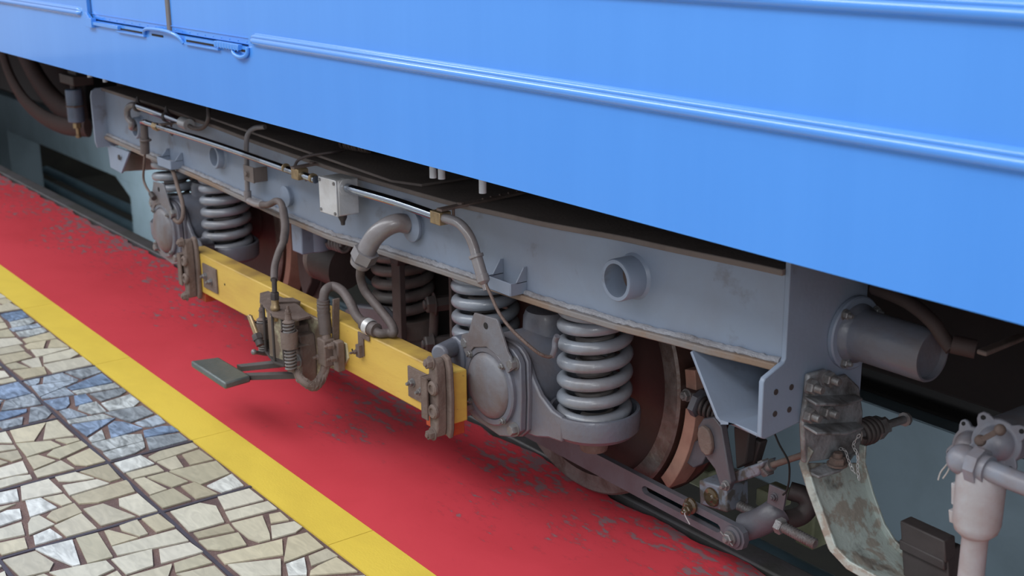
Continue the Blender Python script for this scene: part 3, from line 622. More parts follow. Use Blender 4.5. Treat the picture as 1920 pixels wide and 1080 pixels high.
m.prism([(-2.60, YF-.004, .462), (-2.575, YF-.010, .468), (-2.548, YF-.004, .455), (-2.545, YF-.004, .28), (-2.575, YF-.010, .235), (-2.62, YF-.004, .27), (-2.63, YF-.004, .40)], (0, .056, 0))
m.build('support_arm', 'box_paint', ab_r, bevel=.007)
h2, lx, lz = hanger(352, 503, 394, 'brown bolted clamp holding the far left end of the yellow beam')
m = MB(); p = V((-4.118, 1.69, .405)); q = A(388, 462, 1.782); m.cyl(p, q, .030, n=24); m.box((q.x-.04, 1.778, .30), (q.x+.03, 1.786, q.z+.03)); m.build('support_arm', 'box_paint', ab_l, bevel=.003)

# ------------------------------------------------------------------ current collector
cc = thing('current_collector', 'dusty third-rail current collector with grey contact shoe on the yellow beam', 'current collector', (-3.18, YB0, .15))
# insulating board on the beam face
m = MB(); bx0, bx1 = A(497, 560, 1.630).x, A(604, 640, 1.630).x
m.prism([(bx0, 1.630, .402), (bx1, 1.630, .402), (bx1, 1.630, .24), (bx1-.05, 1.630, .19), (bx0+.06, 1.630, .21), (bx0, 1.630, .28)], (0, .010, 0)); m.box((bx0+.05, 1.640, .27), (bx1-.05, YB0, .39)); m.build('insulating_board', 'cream_board', cc, bevel=.002)
m = MB(); m.lathe(A(556, 594, 1.622), (0, 0, 1), [(.012, -.004), (.012, .002), (.006, .002), (.006, -.002)], 20, caps=False); m.build('ferrule', 'cream_board', cc)
c = A(548, 632, 1.60); x, z = c.x, c.z; ztp = A(540, 592, 1.56).z; zbt = A(530, 676, 1.55).z
m = MB(); m.box((x-.02, 1.585, z-.05), (x+.055, 1.63, z+.050)); m.prism([(x+.055, 1.580, z+.030), (x+.085, 1.580, z+.028), (x+.092, 1.580, z-.03), (x+.085, 1.58, z-.115), (x+.055, 1.58, z-.125), (x+.035, 1.58, z-.05)], (0, .05, 0)); m.prism([(x-.02, 1.585, z-.05), (x+.055, 1.585, z-.06), (x+.06, 1.585, z-.12), (x+.0, 1.585, z-.105)], (0, .045, 0))
m.build('carrier', 'rusty_dust', cc, bevel=.004)
P_ = [A(489, 600, 1.55), A(513, 612, 1.52), A(532, 606, 1.53), A(560, 604, 1.56), A(583, 600, 1.60), A(560, 588, 1.625), A(505, 578, 1.62), A(490, 588, 1.59)]
for p in P_: p.z = ztp
m = MB(); m.prism(P_, (0, 0, .007)); m.build('top_plate', 'rusty_dust', cc, bevel=.001)
P_ = [A(492, 662, 1.55), A(513, 676, 1.52), A(532, 674, 1.53), A(545, 668, 1.57), A(530, 655, 1.61), A(495, 652, 1.60)]; zz = sum(p.z for p in P_)/6
for p in P_: p.z = zz
m = MB(); m.prism(P_, (0, 0, .007)); m.build('bottom_plate', 'dark_metal', cc, bevel=.001)
hA, hB = A(505, 640, 1.545), A(530, 640, 1.545)
m = MB(); m.prism([(hA.x-.008, 1.55, zz), (hA.x+.018, 1.535, zz), (hB.x, 1.55, zz), (hB.x+.005, 1.60, zz), (hA.x, 1.60, zz)], (0, 0, ztp-zz-.0005)); m.build('housing', 'cream_board', cc, bevel=.003)
for (u, y_) in ((498, 1.545), (513, 1.525), (531, 1.535)):
    p = A(u, 640, y_); m = MB(); m.cyl((p.x, y_, zz), (p.x, y_, ztp+.006), .0042, n=10); m.build('tie_rod', 'dark_metal', cc)
for (u, v0, v1, y_) in ((541, 590, 690, 1.525), (492, 585, 660, 1.555)):
    pt, pb = A(u, v0+16, y_), A(u, v1, y_); pm = A(u, (v0+v1)/2-4, y_)
    m = MB(); m.helix((pt.x, y_, pb.z), (0, 0, 1), .0150, .0030, 14, pt.z-pb.z, 8, 18); m.build('spring', 'spring_dark', cc)
    m = MB(); m.cyl((pt.x, y_, pb.z-.004), (pt.x, y_, pt.z+.004), .011, n=16); m.lathe((pt.x, y_, pt.z), (0, 0, 1), [(.014, 0), (.018, .004), (.010, .010), (.008, .03)], 16); m.build('guide_pin', 'rusty_dust', cc)
    m = MB(); m.lathe((pt.x, y_, pm.z-.024), (0, 0, 1), [(.022, 0), (.0245, .001), (.0245, .050), (.022, .050), (.022, .002)], 28, caps=False)
    if u > 520: m.prism([(pt.x+.012, y_-.017, pm.z-.024), (pt.x+.012, y_-.017, pm.z+.022), (x+.045, 1.585, z+.035), (x+.050, 1.585, z+.0), (pt.x+.05, 1.56, pm.z-.01)], (0, .003, 0))
    m.build('spring_sleeve', 'rusty_dust', cc)
    m = MB(); m.bolt((pt.x, y_, pt.z+.030), (0, 0, 1), .008, .008, .010); m.build('adjuster', 'rusty_dust', cc)
# shoe and its two arms
zs = .188; s0, s1, s2, s3 = AZ(357, 676, zs), AZ(410, 669, zs), AZ(470, 704, zs), AZ(421, 718, zs)
m = MB(); m.prism([s0, s1, s2, s3], (0, 0, -.022)); m.build('contact_shoe', 'shoe_steel', cc, bevel=.006, label='dark grey contact shoe plate')
for (p, q) in ((AZ(448, 690, zs-.01), V((x-.05, 1.60, z-.095))), (AZ(464, 706, zs-.01), V((x+.045, 1.60, z-.105)))):
    m = MB(); m.beam(p, q, (.015, 0, 0), (0, 0, .008)); m.build('shoe_arm', 'dark_metal', cc, bevel=.001)
for (dx, dy, dz, rr) in ((.083, 1.575, -.045, .016), (.065, 1.575, .018, .008), (.075, 1.575, -.005, .008), (.09, 1.575, -.10, .010)):
    m = MB(); m.bolt((x+dx, dy, z+dz), (0, -1, 0), rr, rr*.9, .003); m.build('bolt', 'bolt_steel', cc)
m = MB(); m.prism([(x-.10, 1.57, z+.02), (x-.10, 1.64, z+.02), (x-.06, 1.64, z+.10), (x-.09, 1.57, z+.105)], (.05, 0, 0)); m.bolt((x-.075, 1.57, z+.075), (0, -1, 0), .012, .008); m.build('pivot_lug', 'rusty_dust', cc, bevel=.003)
# split brass contact finger on a hex base
p, q = A(482, 630, 1.50), A(468, 592, 1.50); m = MB(); d = (q-p).normalized(); m.hexn(p-d*.012, d, .016, .018); m.cyl(p-d*.03, p-d*.01, .012, n=12); m.build('finger_base', 'dark_metal', cc)
m = MB()
for k in (-1, 1): m.tube([p+V((k*.006, 0, 0)), p+(q-p)*.5+V((k*.0065, 0, 0)), q+V((k*.005, 0, 0))], .0062, 10)
m.build('contact_finger', 'brass', cc, label='split brass contact finger')
m = MB(); p, q = A(476, 660, 1.50), A(500, 664, 1.56); m.cyl(p, q, .006, n=12); m.sphere(p, .009, 10); m.build('lever_pin', 'bolt_steel', cc)
# brake-air fitting on top
p, q = A(517, 600, 1.545), A(515, 548, 1.545); d = (q-p).normalized(); L = (q-p).length
m = MB(); m.lathe(p, d, [(.014, 0), (.016, .006), (.016, .012), (.012, .016), (.0115, .030), (.014, .034), (.014, .042), (.011, .046), (.011, L*.75)], 20); m.build('air_fitting', 'brass', cc)
m = MB(); m.hexn(p+d*L*.75, d, .0135, L*.25); m.build('union_nut', 'dark_metal', cc)
# terminal block right of the carrier with clamps and cream insulator
t_ = thing('terminal_clamp', 'brown cable terminal clamp with cream insulator on the yellow beam face', 'terminal', A(625, 660, YB0-.02))
tx = A(612, 655, YB0-.04); 
m = MB(); m.prism([A(625, 632, YB0-.006), A(648, 645, YB0-.006), A(652, 672, YB0-.006), A(640, 697, YB0-.006), A(618, 690, YB0-.006)], (0, .006, 0)); m.build('insulator', 'cream_board', t_, bevel=.001)
m = MB(); m.obox(tx+V((0, 0, -.006)), (.022, 0, 0), (0, .018, 0), (0, 0, .040)); m.obox(tx+V((.045, .015, -.01)), (.014, 0, 0), (0, .012, 0), (0, 0, .045)); m.build('clamp_block', 'rusty_dust', t_, bevel=.004)
for (u, v) in ((624, 648), (630, 672), (603, 668)):
    m = MB(); b_ = A(u, v, YB0-.045); m.bolt(b_, (-.1, -1, 0), .009, .014, .01); m.build('bolt', 'rusty_dust', t_)
m = MB(); P_ = [A(558, 700, 1.54), A(566, 712, 1.54), A(580, 722, 1.55), A(592, 722, 1.57), A(603, 708, 1.60), A(610, 688, 1.61), A(612, 672, 1.61)]
m.tube([q_ for q_ in P_], .0105, 10, 5)
for k in range(16):
    an = 2*PI*k/16; pts_ = smooth_path(P_, 6)
    m.tube([q_+V((math.cos(an+i_*.35)*.012, math.cos(an+i_*.35)*.004, math.sin(an+i_*.35)*.012))+V([random.uniform(-.0015, .0015) for _ in range(3)]) for i_, q_ in enumerate(pts_)], .0034, 6, smooth=False)
m.build('braided_strap', 'rusty_dust', t_, label='frayed braided copper strap sagging below the collector')

# ------------------------------------------------------------------ pipes, hoses, conduit
cp = thing('conduit', 'long shiny steel conduit tube along the top of the bogie beam', 'conduit', A(560, 325, 1.725))
m = MB(); m.tube([A(268, 229, 1.735), A(275, 229.5, 1.725), A(288, 234, 1.725), A(420, 276, 1.725), A(592, 337, 1.725)], .0115, 18, 10); m.build('tube', 'chrome', cp, label='polished left run of the tube')
m = MB(); m.tube([A(652, 352.5, 1.725), A(740, 378, 1.725), A(824, 407, 1.725)], .013, 18, 10); m.build('tube', 'chrome', cp, label='polished right run of the tube')
m = MB(); m.tube([A(824, 407, 1.725), A(845, 412, 1.72), A(862, 420, 1.715), A(877, 437, 1.71), A(887, 458, 1.71), A(893, 480, 1.71)], .0125, 16, 8); m.build('bend', 'pipe_paint', cp)
m = MB(); d = (A(910, 538, 1.71)-A(893, 480, 1.71)); o = A(893, 480, 1.71); L = d.length
m.lathe(o, d, [(.014, -.004), (.0185, -.003), (.0185, .004), (.0145, .006), (.0145, L*.60), (.016, L*.62), (.016, L*.82), (.013, L*.86), (.008, L*.92), (.007, L*1.1)], 22); m.build('gland', 'pipe_paint', cp)
for (u, v) in ((293, 237), (562, 325), (826, 407)):
    p = A(u, v, 1.725); m = MB()
    if u < 300: m.cyl(p-V((.02, 0, -.0005)), p+V((.022, 0, -.0008)), .0155, n=6)
    else: m.obox(p, (.022, 0, 0), (0, .018, 0), (0, 0, .0165))
    m.build('clamp', 'brass', cp, bevel=.002, label='brass tube clamp')
for (u, v, k) in ((536, 315, .003), (587, 334, .005)):
    p = A(u, v, 1.725); m = MB(); m.cyl(p-V((k, 0, 0)), p+V((k, 0, 0)), .0142, n=20); m.build('band', 'brass', cp)

jb = thing('junction_box', 'small silver junction box with four screws on the conduit', 'junction box', A(620, 400, 1.70))
c0 = A(594, 329, 1.69); c1 = A(626, 337, 1.69); cb = A(603, 395, 1.69)
tilt = V((.012, 0, -1)).normalized(); wv = V((.050, 0, .001))
cj = A(616.5, 368, 1.695)
m = MB(); m.obox(cj+V((0, .036, 0)), wv, (0, .034, 0), tilt*.052); m.build('casing', 'aluminium', jb, bevel=.004)
m = MB(); m.obox(cj, wv, (0, .004, 0), tilt*.052); lid = m.build('lid', 'aluminium', jb, bevel=.002)
for i in (-1, 1):
    for j in (-1, 1):
        m = MB(); q = cj+V((i*.041, -.004, 0))+tilt*(.043*j); m.cyl(q, q+V((0, -.003, 0)), .005, n=12); m.build('screw', 'bolt_steel', lid)
m = MB(); q = cj+V((.02, .03, 0))+tilt*.052; m.lathe(q, tilt, [(.015, 0), (.013, .006), (.013, .010), (.007, .022), (.006, .032)], 16); m.build('cable_gland', 'dark_metal', jb)
m = MB(); q = A(648, 350, 1.725); m.cyl(q-V((.012, 0, 0)), q+V((.008, 0, .0)), .024, n=20); m.build('side_entry', 'aluminium', jb)

def hose(name, lb, cat, segs, mt='hose_rubber'):   # segs: (points, radius, part name, material)
    t = thing(name, lb, cat, segs[0][0][0])
    for pts, r, nm, mt2 in segs:
        m = MB(); m.tube(pts, r, 14, 8); m.build(nm, mt2, t)
    return t
def PX(l): return [A(u, v, y) for u, v, y in l]
def above(l, r):      # the same points, kept resting on top of the timber instead of sinking into it
    out = PX(l)
    for p in out:
        if 1.64 < p.y < 1.735: p.z = max(p.z, .4125+r)
    return out
# thick elbow pipe from the round boss, then the rubber hose to the beam
t = thing('elbow_pipe', 'thick grey elbow pipe curving from a round boss to a hex nut', 'pipe', A(765, 423, 1.78))
m = MB(); m.tube(PX([(765, 421, 1.785), (748, 418, 1.76), (728, 424, 1.735), (706, 440, 1.71), (692, 460, 1.695), (683, 480, 1.685)]), .0265, 22, 8); m.build('elbow', 'pipe_paint', t)
a_, b_ = A(688, 470, 1.69), A(675, 495, 1.68); m = MB(); m.hexn(a_, b_-a_, .037, (b_-a_).length*.75); m.lathe(b_, (b_-a_), [(.032, -.012), (.028, .003), (.018, .008)], 20); m.build('hex_nut', 'pipe_paint', t)
hose('power_hose', 'brown rubber hose hanging from the elbow pipe and looping to the clamp', 'hose', [
    (above([(677, 497, 1.68), (676, 520, 1.69), (684, 545, 1.70), (702, 568, 1.71), (722, 592, 1.71), (735, 610, 1.70), (738, 624, 1.695), (729, 632, 1.69), (712, 625, 1.668), (700, 617, 1.662)], .0128), .0125, 'hose', 'hose_rubber'),
    (above([(706, 620, 1.664), (694, 614, 1.660), (682, 606, 1.656)], .0205), .020, 'sleeve', 'hose_rubber'),
    (above([(682, 606, 1.656), (668, 591, 1.656), (657, 568, 1.658), (642, 546, 1.665), (624, 537, 1.655), (610, 545, 1.630), (606, 566, 1.620)], .014), .0135, 'hose', 'hose_rubber'),
    (PX([(606, 562, 1.620), (607, 585, 1.620), (611, 625, 1.620)]), lambda t: .0185+.0010*math.sin(t*60)*(t < .6), 'sleeve', 'hose_rubber'),
    (PX([(611, 622, 1.620), (613, 640, 1.615)]), .013, 'lug', 'rusty_dust')])
t = thing('hose_clamp', 'silver hose clamp on a bent bracket over the yellow beam', 'clamp', A(675, 650, YB0))
m = MB(); o, dd = above([(692, 612.5, 1.6595)], .0205)[0], (A(706, 620, 1.664)-A(682, 606, 1.656)).normalized(); m.lathe(o-dd*.010, dd, [(.0215, 0), (.0230, .001), (.0230, .019), (.0215, .020)], 28, caps=False); m.build('band', 'aluminium', t)
m = MB(); q = A(676, 634, YB0-.004); m.box((q.x-.014, YB0-.005, .345), (q.x+.014, YB0-.0005, .3975)); m.box((q.x-.0135, YB0-.0052, .3978), (o.x+.012, YB0-.0008, .412)); m.obox((q.x, YB0-.01, .36), (.010, 0, 0), (0, .006, 0), (0, 0, .018)); m.bolt((q.x-.006, YB0-.014, .357), (0, -1, 0), .007, .008, .012); m.build('bracket', 'rusty_dust', t, bevel=.001)
# strap behind the sleeve
m = MB(); a_ = A(630, 560, YB0-.008); b_ = A(629, 636, YB0-.012); m.beam(a_, b_, (.004, 0, 0), (0, .010, 0)); tag(m.build('strap', 'rusty_dust', bevel=.001), 'thin brown upright strap beside the hose sleeve on the beam', 'strap')

hose('air_hose', 'brown air hose from the bogie beam down to the collector fitting', 'hose', [
    (PX([(497, 238, 1.80), (478, 240, 1.785), (466, 250, 1.77), (462, 270, 1.765), (463, 320, 1.765), (464, 365, 1.765)]), .0085, 'pipe', 'pipe_paint'),
    (PX([(464, 358, 1.765), (465, 376, 1.765)]), .0125, 'fitting', 'pipe_paint'),
    (PX([(468, 377, 1.762), (482, 383, 1.755), (492, 384, 1.75)]), .0125, 'fitting', 'pipe_paint'),
    (PX([(490, 384, 1.75), (505, 383, 1.74), (517, 377, 1.735), (526, 380, 1.725), (531, 395, 1.71), (534, 425, 1.67), (532, 450, 1.63), (522, 475, 1.60), (515, 500, 1.575), (514, 525, 1.548)]), .0108, 'hose', 'hose_rubber'),
    (PX([(531, 393, 1.712), (535, 425, 1.67), (532, 452, 1.63)]), .0128, 'wrapping', 'hose_rubber'),
    (PX([(514, 522, 1.548), (515, 548, 1.545)]), .0075, 'ferrule', 'dark_metal')])
# sensor cable to the right axle box
hose('sensor_cable', 'thin braided wire from the conduit gland to the nearest axle box', 'cable', [
    (PX([(909, 530, 1.71), (918, 548, 1.71), (935, 585, 1.71), (957, 615, 1.715), (985, 642, 1.73), (1010, 662, 1.75), (1027, 669, 1.77), (1037, 667, 1.784)]), .0042, 'wire', 'copper_wire'),
    (PX([(1036, 668, 1.785), (1040, 655, 1.785), (1041, 640, 1.788), (1045, 630, 1.788)]), .0075, 'plug', 'box_paint')])
t = hose('sensor_connector', 'brown cable connector hanging at the left end of the conduit', 'connector', [
    (PX([(270, 234, 1.735), (271, 250, 1.735), (272, 262, 1.735)]), .014, 'grip', 'hose_rubber'),
    (PX([(271, 258, 1.735), (272, 287, 1.735)]), .0175, 'sleeve', 'hose_rubber'),
    (PX([(272, 286, 1.735), (270, 310, 1.735), (269, 335, 1.735), (275, 352, 1.733), (284, 364, 1.730)]), .0045, 'wire', 'copper_wire'),
    (PX([(283, 363, 1.726), (289, 372, 1.724)]), .010, 'plug', 'dark_metal')])
m = MB(); q = A(273, 263, 1.735); m.lathe(q, (0, 0, 1), [(.021, -.003), (.023, 0), (.021, .004)], 18); m.build('collar', 'hose_rubber', t)
hose('grease_hose', 'short brown hose from the beam bracket down to the far axle box', 'hose', [
    (PX([(319, 310, 1.77), (326, 325, 1.765), (333, 350, 1.76), (342, 380, 1.75), (343, 405, 1.74), (336, 417, 1.73), (327, 412, 1.735)]), .0075, 'hose', 'rusty_dust'),
    (PX([(312, 308, 1.77), (326, 312, 1.765)]), .012, 'fitting', 'bolt_steel')])
t = thing('clamped_cylinder', 'short shiny steel cylinder clamped on the beam top above the conduit', 'cylinder', A(300, 215, 1.775))
m = MB(); m.tube([A(258, 198, 1.762), A(300, 213, 1.762), A(344, 230, 1.762)], .0165, 20, 4); m.build('barrel', 'chrome', t)
m = MB(); q = A(348, 231, 1.762); m.cyl(q-V((.03, 0, 0)), q+V((.03, 0, -.002)), .021, n=20); m.build('end_cap', 'aluminium', t)
for (u, v) in ((259, 200), (313, 219)):
    m = MB(); q = A(u, v, 1.762); m.lathe(q, (1, 0, 0), [(.018, -.010), (.020, -.008), (.020, .008), (.018, .010)], 20); m.bolt(q+V((0, 0, .018)), (0, 0, 1), .008, .008, .01); m.build('clip', 'dark_metal', t)
hose('signal_hose', 'brown hose looping from the shiny cylinder under the car', 'hose', [(PX([(352, 234, 1.762), (362, 240, 1.764), (376, 241, 1.768), (386, 234, 1.772), (391, 220, 1.775), (391, 204, 1.79), (390, 190, 1.82)]), .0075, 'hose', 'hose_rubber')])
hose('return_hose', 'grey bent hose end curling into the left pipe stub', 'hose', [(PX([(262, 199, 1.775), (248, 197, 1.765), (239, 205, 1.755), (240, 220, 1.755), (247, 231, 1.752)])+[A(252, 240, 1.77)+V((0, -.010, .003)), A(252, 240, 1.77)+V((0, .014, 0))], .0125, 'hose', 'pipe_paint')])
m = MB(); m.tube(PX([(552, 312, 1.74), (560, 300, 1.755), (580, 292, 1.770), (620, 286, 1.82), (645, 281, 1.87)]), .0045, 8); tag(m.build('thin_cable', 'hose_rubber'), 'thin cable lying over the beam top to a coiled bundle', 'cable')
m = MB(); q0 = A(645, 282, 1.90)+V((0, 0, .024)); q1 = A(690, 291, 1.90)+V((0, 0, .027))
for k in range(9):
    q = q0+(q1-q0)*(k/8); m.helix(q, (1, .1, -.1), .016, .0045, 1.1, .01, 6, 14, ph=random.random()*6)
tag(m.build('cable_coil', 'rusty_dust'), 'bundle of dusty coiled cable hanging under the car edge', 'cable coil')
m = MB()
for (u, v) in ((1115, 410), (905, 360)):
    q = A(u, v, 1.92); m = MB(); m.lathe((q.x, 1.92, .86), (0, 0, 1), [(.04, 0), (.045, .01), (.04, .03), (.045, .04), (.03, .06), (.03, .13)], 24)
    tag(m.build('rubber_stop', 'black_under'), 'black rubber stop on the beam top under the blue strip' if u > 1000 else 'black rubber stop on the beam top left of the blue strip', 'stop')

# ------------------------------------------------------------------ middle: brake cylinder, levers seen between springs
t = thing('brake_cylinder', 'dusty brake cylinder under the beam, behind the yellow beam middle', 'cylinder', A(640, 500, 2.05))
a_ = A(612, 480, 2.0); b_ = V((-3.615, 2.02, .385))
m = MB(); m.cyl(a_, b_, .085, n=32); m.build('barrel', 'dark_metal', t)
m = MB(); d = (a_-b_).normalized(); m.lathe(a_, d, [(.085, 0), (.088, .012), (.078, .030), (.055, .044), (.03, .052), (.001, .054)], 32); m.build('end_cover', 'frame_dusty', t)
m = MB(); q = A(572, 455, 1.86); q = V((q.x+.054, 1.93, q.z+.004)); m.helix(q, (1, .1, 0), .022, .006, 5, .08, 8, 16); tag(m.build('release_spring', 'spring_dark'), 'small dusty spring just under the beam left of the elbow pipe', 'spring')
# levers by the left wheel
t = thing('brake_lever', 'dark brake lever with pale rusty shoe beside the left wheel', 'brake', A(570, 510, 2.1))
m = MB(); m.prism(PX([(556, 470, 2.06), (572, 462, 2.06), (585, 475, 2.06), (583, 530, 2.06), (570, 560, 2.06), (560, 520, 2.06)]), (0, .04, 0)); m.prism(PX([(590, 480, 2.1), (606, 482, 2.1), (596, 590, 2.1), (575, 580, 2.1)]), (0, .03, 0)); m.build('lever', 'dark_metal', t, bevel=.004)
def shoe_arc(xc, a0, a1, r0=.379, r1=.414, y0=2.062, y1=2.125):
    m = MB(); vs = []; N_ = 14
    for k in range(N_+1):
        a = math.radians(a0+(a1-a0)*k/N_); c_, s_ = math.cos(a), math.sin(a)
        for r_, y_ in ((r0, y0), (r1, y0), (r1, y1), (r0, y1)): vs.append((xc+r_*c_, y_, .376+r_*s_))
    fs = [(0, 1, 2, 3), tuple(N_*4+k for k in (3, 2, 1, 0))]
    for i_ in range(N_):
        for k in range(4): fs.append((i_*4+k, i_*4+(k+1) % 4, (i_+1)*4+(k+1) % 4, (i_+1)*4+k))
    return m.add(vs, fs)
m = shoe_arc(-4.53, -36, 12); m.build('shoe', 'rust_orange', t, bevel=.003)
for (u, v, y, lb) in ((815, 570, 1.99, 'upper of two large hex bolts left of the near left spring'), (812, 645, 1.99, 'lower of two large hex bolts left of the near left spring')):
    m = MB(); q = A(u, v, y); m.bolt(q, (-.4, -1, 0), .028, .024, .008); m.cyl(q, q+V((.03, .12, 0)), .024, n=6); tag(m.build('hex_bolt', 'dark_metal'), lb, 'bolt', 'large hex bolts by the inner spring')
m = MB(); m.cyl(A(815, 575, 2.0), A(812, 640, 2.0), .014, n=14); tag(m.build('link_rod', 'dark_metal'), 'dark upright rod joining two large hex bolts', 'rod')
t = thing('gear_case', 'dark casing behind the yellow beam under the brake cylinder', 'casing', A(690, 590, 2.2))
m = MB(); m.prism(PX([(645, 580, 2.0), (665, 572, 2.0), (712, 578, 2.0), (733, 600, 2.0), (733, 660, 2.0), (690, 645, 2.0), (648, 612, 2.0)]), (0, .034, 0)); m.build('cover', 'lever_paint', t, bevel=.008)
m = MB(); m.box((-3.75, 2.268, .12), (-3.2, 2.292, .5)); m.build('back_plate', 'black_under', t)

# ------------------------------------------------------------------ right end: brake rigging
t = thing('brake_bar', 'long flat lever bar with slot, low beside the right wheel', 'brake bar', (-2.2, 1.98, .1))
pA, pB = V((-2.62, 1.985, .148)), V((-1.772, 1.985, .134)); ux = (pB-pA).normalized(); uz = V((-ux.z, 0, ux.x))
Lb = (pB-pA).length; s_a, s_b = Lb-.345, Lb-.075
def bp(a, b): return pA+ux*a+uz*b
m = MB(); hh = .029; sh = .011
m.prism([bp(0, -hh), bp(s_a, -hh), bp(s_a, hh), bp(0, hh)], (0, .016, 0)); m.prism([bp(s_a, sh), bp(s_b, sh), bp(s_b, hh), bp(s_a, hh)], (0, .016, 0)); m.prism([bp(s_a, -hh), bp(s_b, -hh), bp(s_b, -sh), bp(s_a, -sh)], (0, .016, 0))
m.prism([bp(s_b, -hh), bp(Lb-.022, -hh), bp(Lb-.006, -hh*.7), bp(Lb, 0), bp(Lb-.006, hh*.7), bp(Lb-.022, hh), bp(s_b, hh)], (0, .016, 0))
for s, e in ((s_a, 1), (s_b, -1)):
    for j in (1, -1): m.prism([bp(s, j*sh), bp(s+e*.010, j*sh), bp(s+e*.003, j*sh*.6), bp(s, 0)], (0, .016, 0))
m.build('bar', 'lever_paint', t)
m = MB(); q = bp(Lb-.035, 0)+V((0, -.001, 0)); m.lathe(q, (0, -1, 0), [(.026, 0), (.026, .004), (.018, .006), (.018, .010)], 32); m.build('washer', 'lever_paint', t)
m = MB(); m.bolt(q+V((0, -.010, 0)), (0, -1, 0), .014, .010, .006, ph=.1); m.tube([q+V((-.022, -.018, .010)), q+V((0, -.019, .0)), q+V((.018, -.018, -.010))], .0022, 6); m.build('castle_nut', 'bolt_steel', t)
q = A(1291, 950, 1.975); m = MB(); m.lathe(q+V((0, .01, 0)), (0, -1, 0), [(.020, 0), (.020, .006), (.014, .01), (.012, .018), (.004, .022)], 20); m.bolt(q+V((.006, -.008, -.004)), (-.2, -1, -.2), .011, .009, .006); m.build('slot_pin', 'oily', t)
m = MB(); m.tube([q+V((.005, -.02, .0)), q+V((.012, -.022, -.012)), q+V((.028, -.022, -.028))], .0014, 6); m.build('split_pin', 'aluminium', t)
t = thing('brake_hanger', 'brake hanger lever with oval boss right of the wheel', 'brake', A(1330, 860, 2.05))
m = MB(); m.prism(PX([(1308, 800, 2.004), (1318, 785, 2.004), (1338, 782, 2.004), (1352, 800, 2.004), (1362, 860, 2.004), (1370, 905, 2.004), (1362, 922, 2.004), (1352, 918, 2.004), (1340, 880, 2.004), (1322, 856, 2.004), (1308, 835, 2.004)]), (0, .020, 0)); m.build('lever', 'lever_paint', t, bevel=.003)
m = MB(); q = A(1327, 824, 2.004); o_ = [(-.010, .034), (.008, .030), (.019, .014), (.024, -.012), (.018, -.030), (.006, -.036), (-.010, -.030), (-.020, -.012), (-.024, .010), (-.020, .026)]
m.prism([q+V((a, 0, b)) for a, b in o_], (0, -.012, 0)); m.build('oval_boss', 'rusty_dust', t, bevel=.003)
m = MB(); q = A(1362, 910, 2.004); m.bolt(q, (0, -1, 0), .010, .008, .008); m.build('bolt', 'bolt_steel', t)
m = MB(); m.prism(PX([(1375, 800, 2.12), (1405, 805, 2.12), (1398, 870, 2.12), (1380, 880, 2.12)]), (0, .03, 0)); m.prism(PX([(1410, 822, 2.15), (1425, 830, 2.15), (1410, 880, 2.15), (1390, 890, 2.15)]), (0, .03, 0)); m.build('rear_link', 'dark_metal', t, bevel=.004)
t = thing('brake_shoe', 'rusty orange brake shoe pressed near the right wheel tread', 'brake shoe', A(1285, 800, 2.1))
m = shoe_arc(-2.43, -38, -3); m.build('block', 'rust_orange', t, bevel=.002)
m = shoe_arc(-2.43, 5, 12); m.build('block', 'rust_orange', t, bevel=.002)
m = MB(); m.prism(PX([(1292, 830, 2.075), (1308, 826, 2.075), (1326, 850, 2.075), (1316, 870, 2.075), (1300, 878, 2.075), (1284, 866, 2.075)]), (0, .04, 0)); m.build('shoe_holder', 'lever_paint', t, bevel=.003)
m = MB(); q = V((-2.035, 2.05, .398)); m.bolt(q, (0, -1, 0), .013, .012, .004); m.cyl(q, q+V((.02, .012, 0)), .008, n=14); m.build('bolt', 'bolt_steel', t)
t = thing('slack_spring', 'short coil spring on a threaded stud behind the end gusset', 'spring', A(1330, 765, 2.06))
a_, b_ = A(1312, 758, 2.05), A(1345, 775, 2.06); d = b_-a_
m = MB(); m.hexn(a_-d*.25, d, .034, .018, .2); m.build('lock_nut', 'lever_paint', t)
m = MB(); m.helix(a_, d, .020, .0045, 6, d.length*1.5, 8, 18); m.build('coil', 'dark_metal', t)
t = thing('pivot_block', 'oily pivot block above the slotted bar', 'pivot block', A(1338, 930, 2.08))
m = MB(); m.prism(PX([(1310, 900, 2.03), (1362, 916, 2.03), (1363, 962, 2.03), (1312, 946, 2.03)]), (0, .075, 0)); m.build('block', 'wet_steel', t, bevel=.004)
m = MB(); q = A(1334, 932, 2.028); m.lathe(q, (0, -1, 0), [(.024, 0), (.022, .004), (.012, .006), (.009, .010)], 20); m.build('pin', 'oily', t)
t = thing('adjusting_fork', 'steel clevis with copper-coloured pull rod beside the grimy arm', 'pull rod', A(1420, 880, 2.1))
m = MB(); a_, b_ = A(1385, 892, 2.06), A(1440, 874, 2.06); m.beam(a_, b_, (0, .024, 0), (.006, 0, .020)); m.build('clevis', 'wet_steel', t, bevel=.005)
m = MB(); m.hexn(A(1432, 878, 2.06), b_-a_, .022, .016); m.cyl(A(1440, 874, 2.06), A(1448, 871, 2.06), .014, n=16); m.build('nut', 'bolt_steel', t)
m = MB(); m.cyl(A(1442, 874, 2.06), A(1512, 851, 2.06), .0075, n=14); m.build('rod', 'rusty_dust', t)
t = thing('threaded_rod', 'threaded steel rod through a grey boss at the bar end', 'threaded rod', A(1450, 975, 2.06))
def thread(m, a, b, r):
    L = (b-a).length; n = int(L/.0068); pr_ = []
    for i in range(n): pr_ += [(r, i*.0068), (r*.72, i*.0068+.0034)]
    m.lathe(a, b-a, pr_, 18)
for a_, b_ in ((A(1371, 940, 2.07), A(1425, 968, 2.07)), (A(1464, 986, 2.0), A(1536, 1024, 2.0))):
    m = MB(); thread(m, a_, b_, .0125); m.build('thread', 'bolt_steel', t)
